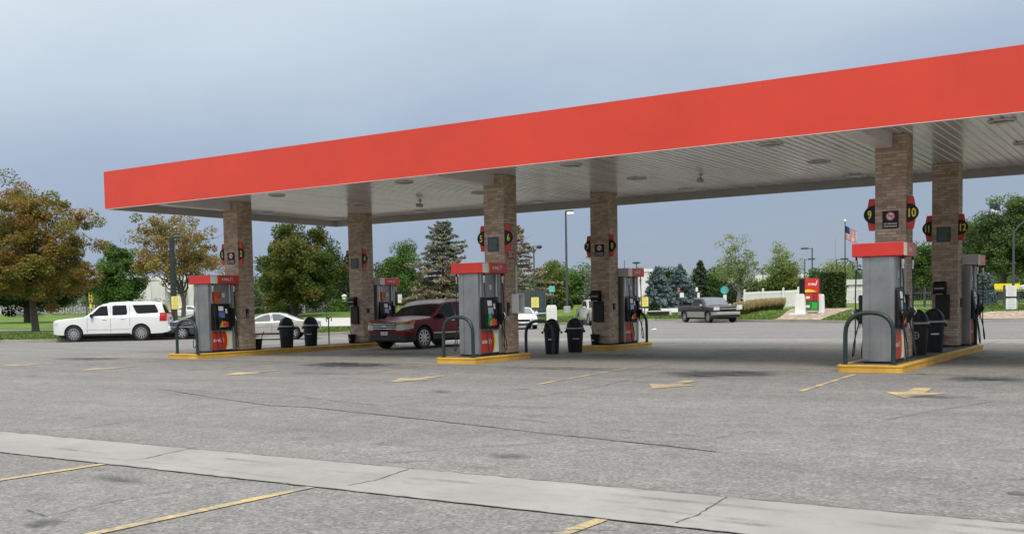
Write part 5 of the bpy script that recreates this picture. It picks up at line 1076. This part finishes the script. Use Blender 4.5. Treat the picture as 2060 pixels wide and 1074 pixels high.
# ------------------------------------------------------------------ light poles, signs
def pole(name,label,u,t,vtop,r=.07,head=None,cat='light pole',col=None,basew=True,side_=1):
    p0=T(u,t); h=D(u,vtop,t)[2]-p0[2]; th=thing(name,label,cat,tuple(p0),yaw_at(u)); m=col or m_pole
    b=MB(); b.tube([(0,0,-.3),(0,0,h*.5),(0,0,h)],[r,r*.85,r*.7],10); b.build('pole',m,th,smooth=50)
    if basew: b=MB(); b.lathe([(r*2.6,-.2),(r*2.6,.5),(r*2.2,.55),(0,.55)],(0,0,0),16); b.build('footing',m_conc,th)
    if head=='lit':
        b=MB(); b.box(-.05,.65,-.16,.16,h-.06,h+.10); b.build('lamp_head',m,th,bevel=.03); b=MB(); b.box(.12,.62,-.13,.13,h-.13,h-.063); b.build('lamp',m_lit,th,bevel=.02)
    if head=='box':
        b=MB(); b.tube([(0,0,h-.12),(side_*.5,0,h-.05)],.04,6); b.box(*sorted((side_*.4,side_*1.25)),-.2,.2,h-.13,h+.06); b.build('lamp_head',m,th,bevel=.03)
    if head=='double':
        for s in (-1,1):
            b=MB(); b.tube([(0,0,h-.5),(s*.22,0,h-.1),(s*.3,0,h)],.035,6); b.lathe([(.001,-.2),(.17,-.13),(.24,.0),(.17,.1),(.001,.13)],(s*.42,0,h+.02),14); b.build('lamp_head',m,th,smooth=50)
    if head=='disc': b=MB(); b.lathe([(.1,-.25),(.55,-.12),(.6,.0),(.3,.12),(.001,.15)],(0,0,h),16); b.build('lamp_head',m,th,smooth=50)
    if head=='bird':
        b=MB(); b.tube([(0,0,h-.1),(.0,0,h+.1),(.2,0,h+.22),(.5,.0,h+.18)],[r*.7,.06,.05,.03],8); b.tube([(0,0,h-.05),(.28,0,h+.02),(.62,0,h+.0)],[.05,.07,.05],8); b.build('lamp_head',m,th,smooth=50)
    if head=='cobra':
        b=MB(); b.tube(hose_curve([(0,0,h-.2),(.6,0,h+.45),(1.6,0,h+.75),(2.3,0,h+.75)]),.05,8); b.tube([(2.2,0,h+.75),(2.6,0,h+.74),(3.0,0,h+.70)],[.06,.14,.08],8); b.build('lamp_arm',m,th,smooth=50)
    return th,h
pole('lamp_post','thick dark green tapered lamp post behind the pump with blue display',352,59,478,.20,'bird',col=m_polegreen,basew=False)
pole('lamp_post','grey lamp post with two round heads left of the yellow green tree',1076,80,497,.075,'double')
pole('lamp_post','tallest grey lamp post with a lit orange lamp left of column 7',1141,88,427,.115,'lit')
pole('lamp_post','distant thin lamp post with mushroom head above the left blue spruce',1281,150,528,.09,'disc',basew=False)
pole('utility_mast','distant thin bare mast just right of column 8',1257,150,524,.07,None,'mast',basew=False)
pole('lamp_post','short armed lamp post to the left of the flag, nearer the price sign',1634,120,499,.10,'box',side_=-1,basew=False)
pole('lamp_post','lamp post with right arm, just left of the taller one by the price sign',1619,130,521,.09,'box',basew=False)
pole('lamp_post','lamp post with arm to the right beside the flagpole',1683,115,521,.08,'box',basew=False)
pole('lamp_post','small far lamp post between the two pale cottonwoods',1535,140,540,.08,'box',side_=-1,basew=False)
pole('lamp_post','small lamp post half hidden behind the right pale cottonwood',1584,140,514,.07,None,basew=False)
pole('radio_mast','very thin faint radio mast rising left of the flagpole',1681,320,478,.10,None,'mast',col=m_roofg,basew=False)
rl,h=pole('street_lamp','tall grey street lamp with long arm at the right edge',2038,67,462,.10,'cobra',cat='street lamp')
def signpost(name,label,u,t,vt,vb,wpx,mpl,cat='sign',lines=4,mline=None,postm=None,yawoff=0,shape='rect'):
    p0=T(u,t); zt=D(u,vt,t)[2]-p0[2]; zb=D(u,vb,t)[2]-p0[2]; w=wpx/F*t; th=thing(name,label,cat,tuple(p0),yaw_at(u)+yawoff)
    b=MB(); b.tube([(0,.03,-.2),(0,.03,max(zt-.05,zb+.05))],.035,8); b.build('post',postm or m_pole,th)
    b=MB()
    if shape=='rect': b.box(-w/2,w/2,-.02,0,zb,zt)
    else: r=(zt-zb)/2; b.prism([(r*math.cos(a),(zt+zb)/2+r*math.sin(a)) for a in np.linspace(0,2*pi,9)[:-1]+pi/8],-.02,0,'y')
    pl=b.build('plate',mpl,th,bevel=.004)
    if lines:
        b=MB(); r=random.Random(int(u))
        for k in range(lines): z=zt-(zt-zb)*(k+.7)/(lines+.4); l=w*r.uniform(.28,.4); b.box(-l,l,-.0225,-.0205,z-(zt-zb)*.022,z+(zt-zb)*.022)
        b.build('text_lines',mline or m_black2,pl)
    return th
ye=dict(lines=6,mline=mat('faded_text',(.42,.30,.06),.6),cat='notice')
signpost('yellow_notice','yellow notice on a dark post in front of the green lamp post at left',355,56.5,596,622,15,m_yel3,**ye)
signpost('yellow_notice','yellow notice on a post behind the white sedan near column 6',1077,72.5,598,618.5,15,m_yel3,**ye)
signpost('yellow_notice','yellow notice on a post right of the grey topped pump by column 8',1297,80.5,597.5,616.5,15,m_yel3,**ye)
signpost('teal_sign','square teal sign on a dark post above the white utility box',1111,84,575,587.5,12,m_teal,lines=2,mline=m_label)
signpost('teal_sign','teal octagonal sign with white panel below, behind the maroon pickup',1458,90,575,592,15,m_teal,lines=0,shape='oct')
signpost('parking_sign','tall narrow white sign just under the teal octagonal sign',1458.5,89.5,593,607,6.5,m_label,lines=3,mline=m_grey)
signpost('red_sign','small dull red parking sign above the tail of the maroon pickup',1366,82,578,588.5,6,mat('dull_red',(.24,.06,.05),.6),lines=2,mline=m_label)
signpost('parking_sign','narrow white parking sign in front of the dark pine',1402,98,578,586.5,4.5,m_label,lines=0)
signpost('parking_sign','narrow white parking sign directly above the cab of the maroon pickup',1405.5,97,589,599,4.5,m_label,lines=0)
signpost('parking_sign','square white parking sign left of the parked white pickups',1372,97,589,598,8,m_label,lines=2,mline=m_grey)
signpost('lot_sign','small white sign low on the grass right of the maroon pickup',1488,73.5,613,622,10,m_label,lines=0)
signpost('white_notice','upper white notice plate on the street lamp at right edge',2034,66.6,574.5,596,19,m_label,lines=5,mline=m_grey)
signpost('white_notice','lower white notice plate on the street lamp at right edge',2034,66.5,600,625,19,m_label,lines=5,mline=m_grey)
signpost('street_sign','white no parking style sign with black mark behind the pump by column 4',805,112,592,609,8,m_label,lines=1,mline=m_black)
signpost('street_sign','white sign with black marks behind the orange post left of the dense maple',536,112,598,611,10,m_label,lines=1,mline=m_black)
# marker post, traffic signal, boxes
p0=T(534,111); t=thing('marker_post','orange yellow marker post under the white sign left of the maple','marker post',tuple(p0)); b=MB(); b.tube([(0,0,-.2),(0,0,.95)],.09,8); b.lathe([(.09,.95),(.06,1.02),(.001,1.04)],(0,0,0),10); b.build('post',m_yel,t)
p0=T(180,125); zt=D(183,586,125)[2]-p0[2]; t=thing('traffic_signal','yellow cased traffic signal left of the bright green tree','traffic signal',tuple(p0),yaw_at(180)); b=MB(); b.tube([(-.25,.1,-.2),(-.25,.1,zt+.2)],.09,8); b.build('pole',m_pole,t)
b=MB(); b.box(.0,.42,-.15,.15,zt-1.35,zt-.05); b.build('signal_case',m_yel2,t,bevel=.03); b=MB(); b.box(-.12,.0-.002,-.16,.16,zt-1.35,zt-.1); b.build('back_plate',m_black,t); b=MB(); b.box(.05,.3,-.1,.1,zt-2.1,zt-1.5); b.build('walk_signal',m_yel2,t,bevel=.02)
for k in range(3): b=MB(); b.lathe([(.12,-.0),(.12,-.12),(.1,-.0)],(.2,-.15,zt-.28-.42*k),12,'y'); b.build('visor',m_black,t)
p0=T(1110,76); t=thing('utility_box','white sloping utility cabinet on the bank under the teal sign','utility box',tuple(p0),yaw_at(1110)); b=MB(); b.prism([(-.38,-.1),(.38,-.1),(.38,.9),(.30,1.1),(-.30,1.1),(-.38,.9)],-.35,.35,'y'); b.build('cabinet',m_white,t,bevel=.03); b=MB(); b.box(-.42,.42,-.4,.4,-.2,.03); b.build('slab',m_conc,t); b=MB(); b.box(-.3,.3,-.356,-.351,.15,.85); b.build('door',m_label,t)
t2=T(1074,80); t=thing('refuse_enclosure','dark slate screened refuse enclosure behind the white sedan','enclosure',tuple(t2),yaw_at(1074)); b=MB(); b.box(-1.5,.95,0,.08,-.3,2.05); b.box(.87,.95,.08,2.2,-.3,2.05); b.build('screen_panel',m_polegreen if False else mat('slate_screen',(.035,.05,.055),.6,0,.1,1),t)
for x in (-1.5,-.3,.9): b=MB(); b.box(x-.05,x+.05,-.06,-.004,-.3,2.12); b.build('post',m_pole,t)
p0=T(1115,77.5); t=thing('guard_rail','low pale horizontal rail in front of the dark refuse enclosure','rail',tuple(T(1087,76.5)),yaw_at(1087)); b=MB(); b.tube([(-.8,0,.42),(.75,0,.5)],.05,8); b.build('rail',m_grey,t); 
for x in (-.75,.7): b=MB(); b.tube([(x,0,-.1),(x,0,.46)],.04,6); b.build('post',m_grey,t)
# stone pillar in the bank, small white one
for u,t_,w_,h_,l in ((605,102,.95,1.55,'pale stone pillar with domed cap in front of the dense maple trunk'),(693,118,.5,1.5,'small white garden post far behind column 3')):
    p0=T(u,t_); t=thing('stone_pillar',l,'pillar',tuple(p0),yaw_at(u)); b=MB(); b.prism([(-w_*.5,-.2),(w_*.5,-.2),(w_*.42,h_*.82),(-w_*.42,h_*.82)],-w_*.42,w_*.42,'y'); b.build('shaft',m_stone,t,bevel=.02); b=MB(); b.lathe([(w_*.6,h_*.82),(w_*.6,h_*.88),(w_*.35,h_*.97),(.001,h_)],(0,0,0),12); b.build('cap',m_stone,t)
# low dark wall by the car park and its white post
p0=T(1325,83.5); t=thing('barrier','low dark barrier with pale top rail behind the yellow notice','barrier',tuple(p0),yaw_at(1325)); b=MB(); b.box(-.75,.85,0,.3,-.1,.34); b.build('panel',m_black2,t); b=MB(); b.box(-1.3,1.0,-.03,.33,.343,.42); b.box(.87,1.0,-.03,.33,-.2,.343); b.build('rail',m_stone,t)
# ------------------------------------------------------------------ fences
def fence(name,label,pts,h,m,gap=.14,pw=.035,post_every=2.4,cat='fence',pales=True,ph=.15):
    o=np.array(pts[0]); th=thing(name,label,cat,tuple(o)); P=[np.array(p)-o for p in pts]
    rail=MB(); pale=MB()
    def bar(b,a,c,w,d):
        dv=(c-a); ln=np.linalg.norm(dv); ex=dv/ln; n=np.array([-ex[1],ex[0],0]); n/=np.linalg.norm(n)+1e-9; z=np.cross(ex,n); b.hexa([a-n*d-z*w,c-n*d-z*w,c+n*d-z*w,a+n*d-z*w,a-n*d+z*w,c-n*d+z*w,c+n*d+z*w,a+n*d+z*w])
    for a,c in zip(P[:-1],P[1:]):
        up_=np.array([0,0,1.]); ln=np.linalg.norm((c-a)[:2]); n=max(1,int(ln/gap))
        for f in (.12,.88): bar(rail,a+up_*h*f,c+up_*h*f,.035,.025)
        for i in range(n):
            q=a+(c-a)*(i+.5)/n; pale.box(q[0]-pw,q[0]+pw,q[1]-.012,q[1]+.012,q[2]+.03,q[2]+h)
        k=max(1,int(round(ln/post_every)))
        for i in range(k+(1 if c is P[-1] else 0)):
            q=a+(c-a)*i/k; b=MB(); b.box(q[0]-.065,q[0]+.065,q[1]-.065,q[1]+.065,q[2]-.3,q[2]+h+ph); b.prism([(q[0]-.09,q[2]+h+ph+.002),(q[0]+.09,q[2]+h+ph+.002),(q[0],q[2]+h+ph+.1)],q[1]-.09,q[1]+.09,'y'); b.build('post',m,th)
    rail.build('rail',m,th); pale.build('pales',m,th)
    return th
fence('picket_fence','white picket fence between the plumed grass and the price sign',[T(1498,86),T(1535,84),T(1576,82),T(1606,84)],1.35,m_white,gap=.16,pw=.06)
fence('picket_fence','white picket fence right of the tall clipped hedge',[T(1694,86),T(1745,86),T(1790,88)],1.3,m_white,gap=.18,pw=.04)
fence('metal_fence','dark metal railing fence behind the two right hand columns',[T(1800,72.5),T(1860,71.5),T(1940,71.5),T(2020,71.5),T(2120,71.5)],1.1,m_pole,gap=.16,pw=.014,post_every=2.6)
fence('garden_fence','low pale fence in front of the far left white house',[T(-40,168),T(120,168),T(190,166)],1.1,m_wall2,gap=.5,pw=.16,post_every=4)
# ------------------------------------------------------------------ price sign
ps=T(1630,70.5); py=yaw_at(1630)-.30
t=thing('price_sign','gas price sign with red and green panels between white pylons','price sign',tuple(ps),py); w=.66
b=MB(); b.box(-w,w,-.28,.28,1.42,2.38); b.build('head_box',m_black,t,bevel=.02)
b=MB(); b.box(-.27,w+.03,-.3,-.283,1.44,2.36); hp=b.build('red_head',m_red2,t); 
def fr_(y): return lambda x,z:(lambda a,b:(x+a,y,z+b))
b=MB(); add_text(b,'FLYING',.16,lambda a,c:(.20+a,-.3025,1.98+c),wid=.5,shear=.25,bold=.04); add_text(b,'J',.34,lambda a,c:(.50+a,-.3025,2.06+c),wid=.15,shear=.3,bold=.06); b.build('lettering',m_white,hp)
b=MB(); b.add([(-.26,-.302,1.45)]+[(-.26+.8*k/12,-.302,1.45+.19*math.sin(pi*(.28+.72*k/12))) for k in range(13)],[tuple(range(14))]); b.build('yellow_arc',m_yel2,hp)
b=MB(); b.box(-.24,w-.04,-.28,.28,.88,1.40); rp_=b.build('red_price_box',m_red2,t,bevel=.01); b=MB(); b.box(-.22,.12,-.286,-.281,.92,1.3); b.build('product_panel',m_redlow,rp_); b=MB(); b.box(-.20,.06,-.289,-.287,1.02,1.18); b.build('product_label',m_label,rp_)
b=MB(); b.box(.20,.56,-.284,-.281,.92,1.38); b.build('digit_panel',mat('digit_dark',(.12,.01,.01),.4),rp_)
b=MB(); add_text(b,'32',.17,lambda a,c:(.38+a,-.2865,1.26+c),wid=.3,bold=.03); add_text(b,'14',.17,lambda a,c:(.38+a,-.2865,1.04+c),wid=.3,bold=.03); b.build('digits',m_red2,rp_)
m_pgreen=mat('price_green',(.02,.16,.045),.4); m_pgreen2=mat('price_green_bright',(.04,.42,.06),.4)
b=MB(); b.box(-.24,w-.04,-.28,.28,.22,.84); gp=b.build('green_price_box',m_pgreen,t,bevel=.01); b=MB(); b.box(-.20,.06,-.285,-.281,.42,.58); b.build('product_label',m_label,gp); b=MB(); add_text(b,'38',.46,lambda a,c:(.36+a,-.284,.53+c),wid=.36,bold=.06); b.build('digits',m_pgreen2,gp)
for x,wd,h_ in ((-.53,.36,1.34),(.72,.2,1.3)):
    b=MB(); b.prism([(x-wd*1.0,-.3),(x+wd*1.0,-.3),(x+wd*.93,h_*.5),(x+wd*.8,h_-.12),(x+wd*.6,h_),(x-wd*.6,h_),(x-wd*.8,h_-.12),(x-wd*.93,h_*.5)],*((-.55,-.305) if x<0 else (-.1,.25)),'y'); b.build('pylon',m_white,t,bevel=.03)
b=MB(); b.box(-1.2,-.1,-.75,-.25,-.3,.06); b.build('pylon_base',m_white,t,bevel=.02)
# ------------------------------------------------------------------ flags
m_fr=mat('flag_red',(.45,.03,.04),.8); m_fw=mat('flag_white',(.72,.70,.70),.8); m_fb=mat('flag_blue',(.02,.03,.11),.8)
def flag(u,t,vtop,label,fw,fh,us=True,mats=None,droop=.55):
    p0=T(u,t); h=D(u,vtop,t)[2]-p0[2]; th=thing('flagpole',label+' pole','flagpole',tuple(p0),yaw_at(u)); b=MB(); b.tube([(0,0,-.3),(0,0,h)],[.06,.035],8); b.build('pole',m_polegreen,th); b=MB(); b.lathe([(.001,-.14),(.12,-.06),(.13,.02),(.001,.15)],(0,0,h+.1),12); b.build('finial',m_white,th,smooth=60)
    f=tag(None or bpy.data.objects.new('tmp',None),None); bpy.data.objects.remove(f)
    nx,nz=20,13; b=MB()
    for j in range(nz+1):
        for i in range(nx+1):
            q=i/nx; x=fw*(q*.86); z=-fh*j/nz*(1-.12*q)-droop*fw*q**1.2*.55; y=.16*math.sin(q*9+j*.25)*q+.08*math.sin(q*17+1); b.v.append((x,y,z+.05*math.sin(q*8+.6)*q))
    for j in range(nz):
        for i in range(nx):
            k=j*(nx+1)+i; b.f.append((k,k+1,k+nx+2,k+nx+1)); b.m.append((2 if (i<nx*.4 and j<7) else (0 if j%2==0 else 1)) if us else (0 if j<7 else 1))
    o=b.build('flag',mats or [m_fr,m_fw,m_fb],None,smooth=60); o.location=tuple(np.array(p0)+[0,0,h-.35]); o.rotation_euler.z=yaw_at(u); tag(o,label,'flag')
    return o
flag(1700,95,447,'red white and blue striped flag above the nearest pump top',1.15,1.2,droop=1.0)
flag(1990,110,402,'dark and white flag above the big right tree',1.1,1.2,False,[m_fb,m_fw])
# ------------------------------------------------------------------ far vehicles and yellow roof
def far_car(u,t,head,sp,label,sc_side=1): 
    p0=T(u,t,.06); make_car('parked_car' if sp['cat']=='car' else 'pickup_truck',label,tuple(p0),yaw_at(u)+pi/2+R(head),sp)
WT=var(TRK,paint=p_white,low_m=p_white,glass=m_glass)
far_car(1394,146,75,WT,'white pickup truck left in the row behind the maroon pickup'); far_car(1417,150,60,var(SUV,glass=m_glass),'white suv in the middle of the row behind the maroon pickup'); far_car(1435,150,60,WT,'white pickup truck right in the row behind the maroon pickup')
far_car(51,152,88,var(SED,paint=p_lgrey,mold=p_lgrey),'grey car parked behind the trunk of the big left maple')
far_car(1163,150,-70,var(SED,paint=paint('paint_lime',(.06,.30,.05))),'bright green car behind the tall lit lamp post')
far_car(372,100,80,var(SED,paint=p_white,mold=p_white),'white car far behind the dark grey sedan'); far_car(2122,94,80,var(SUV),'white suv at right edge behind the metal fence')
p0=T(2012,78); t=thing('yellow_shelter','bright yellow shade roof on posts behind the metal fence at right','shelter',tuple(p0),yaw_at(2012)); zt=D(2012,570,78)[2]-p0[2]; zb=D(2012,586,78)[2]-p0[2]
b=MB(); b.prism([(-1.4,zt),(1.3,zt-.04),(1.3,zb),(-.7,zb)],-.1,2.,'y'); b.build('roof',mat('shade_yellow',(.88,.70,.03),.5,0,.05,1),t)
for x in (-.6,1.2): b=MB(); b.tube([(x,.2,-.3),(x,.2,zb-.003)],.05,8); b.build('post',m_pole,t)
# ------------------------------------------------------------------ sky and sun
w=bpy.data.worlds.new('World'); S.world=w; w.use_nodes=True; ns=w.node_tree.nodes; L=w.node_tree.links; bg=ns['Background']; bg.inputs['Strength'].default_value=.1
SUN_EL,SUN_AZ=R(52),R(140)             # azimuth measured clockwise from +Y: behind and right of the viewer
sky=N(ns,'ShaderNodeTexSky'); sky.sky_type='NISHITA'; sky.sun_disc=False; sky.sun_elevation=SUN_EL; sky.sun_rotation=SUN_AZ; sky.dust_density=2.; sky.air_density=1.2
tc=N(ns,'ShaderNodeTexCoord'); sp=N(ns,'ShaderNodeSeparateXYZ'); L.new(tc.outputs['Generated'],sp.inputs[0])
mp=N(ns,'ShaderNodeMapping'); mp.inputs['Scale'].default_value=(1.,1.,2.6); L.new(tc.outputs['Generated'],mp.inputs['Vector'])
nz=N(ns,'ShaderNodeTexNoise',Scale=2.1,Detail=6.,Roughness=.5,Distortion=.4); L.new(mp.outputs['Vector'],nz.inputs['Vector'])
ma=N(ns,'ShaderNodeMath',operation='MULTIPLY_ADD'); ma.inputs[1].default_value=.17; ma.inputs[2].default_value=-.072; L.new(nz.outputs['Fac'],ma.inputs[0])
# cloud bank thins towards the left: lean of the layer with azimuth
dt=N(ns,'ShaderNodeVectorMath',operation='DOT_PRODUCT'); dt.inputs[1].default_value=(-.086,-.055,0); L.new(tc.outputs['Generated'],dt.inputs[0])
a1=N(ns,'ShaderNodeMath',operation='ADD'); L.new(sp.outputs['Z'],a1.inputs[0]); L.new(ma.outputs[0],a1.inputs[1]); a2=N(ns,'ShaderNodeMath',operation='ADD'); L.new(a1.outputs[0],a2.inputs[0]); L.new(dt.outputs['Value'],a2.inputs[1])
rp=N(ns,'ShaderNodeValToRGB'); e=rp.color_ramp.elements
SKY=[(0.0,(.245,.29,.355)),(.08,(.226,.285,.385)),(.17,(.272,.332,.44)),(.235,(.36,.425,.505)),(.31,(.475,.545,.60)),(.6,(1.05,1.1,1.13)),(1.,(1.4,1.42,1.43))]
while len(e)<len(SKY): e.new(.5)
for i,(q,c) in enumerate(SKY): e[i].position=q; e[i].color=c4(c)
L.new(a2.outputs[0],rp.inputs['Fac'])
sc_=N(ns,'ShaderNodeMixRGB',blend_type='MULTIPLY'); sc_.inputs['Fac'].default_value=1; sc_.inputs['Color2'].default_value=(10,10,10,1); L.new(rp.outputs['Color'],sc_.inputs['Color1'])
mx=N(ns,'ShaderNodeMixRGB'); mx.inputs['Fac'].default_value=.93; L.new(sky.outputs['Color'],mx.inputs['Color1']); L.new(sc_.outputs['Color'],mx.inputs['Color2']); L.new(mx.outputs['Color'],bg.inputs['Color'])
sl=bpy.data.lights.new('sun','SUN'); so=bpy.data.objects.new('sun',sl); COL.objects.link(so); sl.energy=1.5; sl.angle=R(14); sl.color=(1.,.95,.88)
d=Vector((math.sin(SUN_AZ)*math.cos(SUN_EL),math.cos(SUN_AZ)*math.cos(SUN_EL),math.sin(SUN_EL))); so.rotation_euler=d.to_track_quat('Z','Y').to_euler(); so.location=(30,-40,40)
# unused helper datablocks leave with the script
for me in [m for m in bpy.data.meshes if m.users==0]: bpy.data.meshes.remove(me)
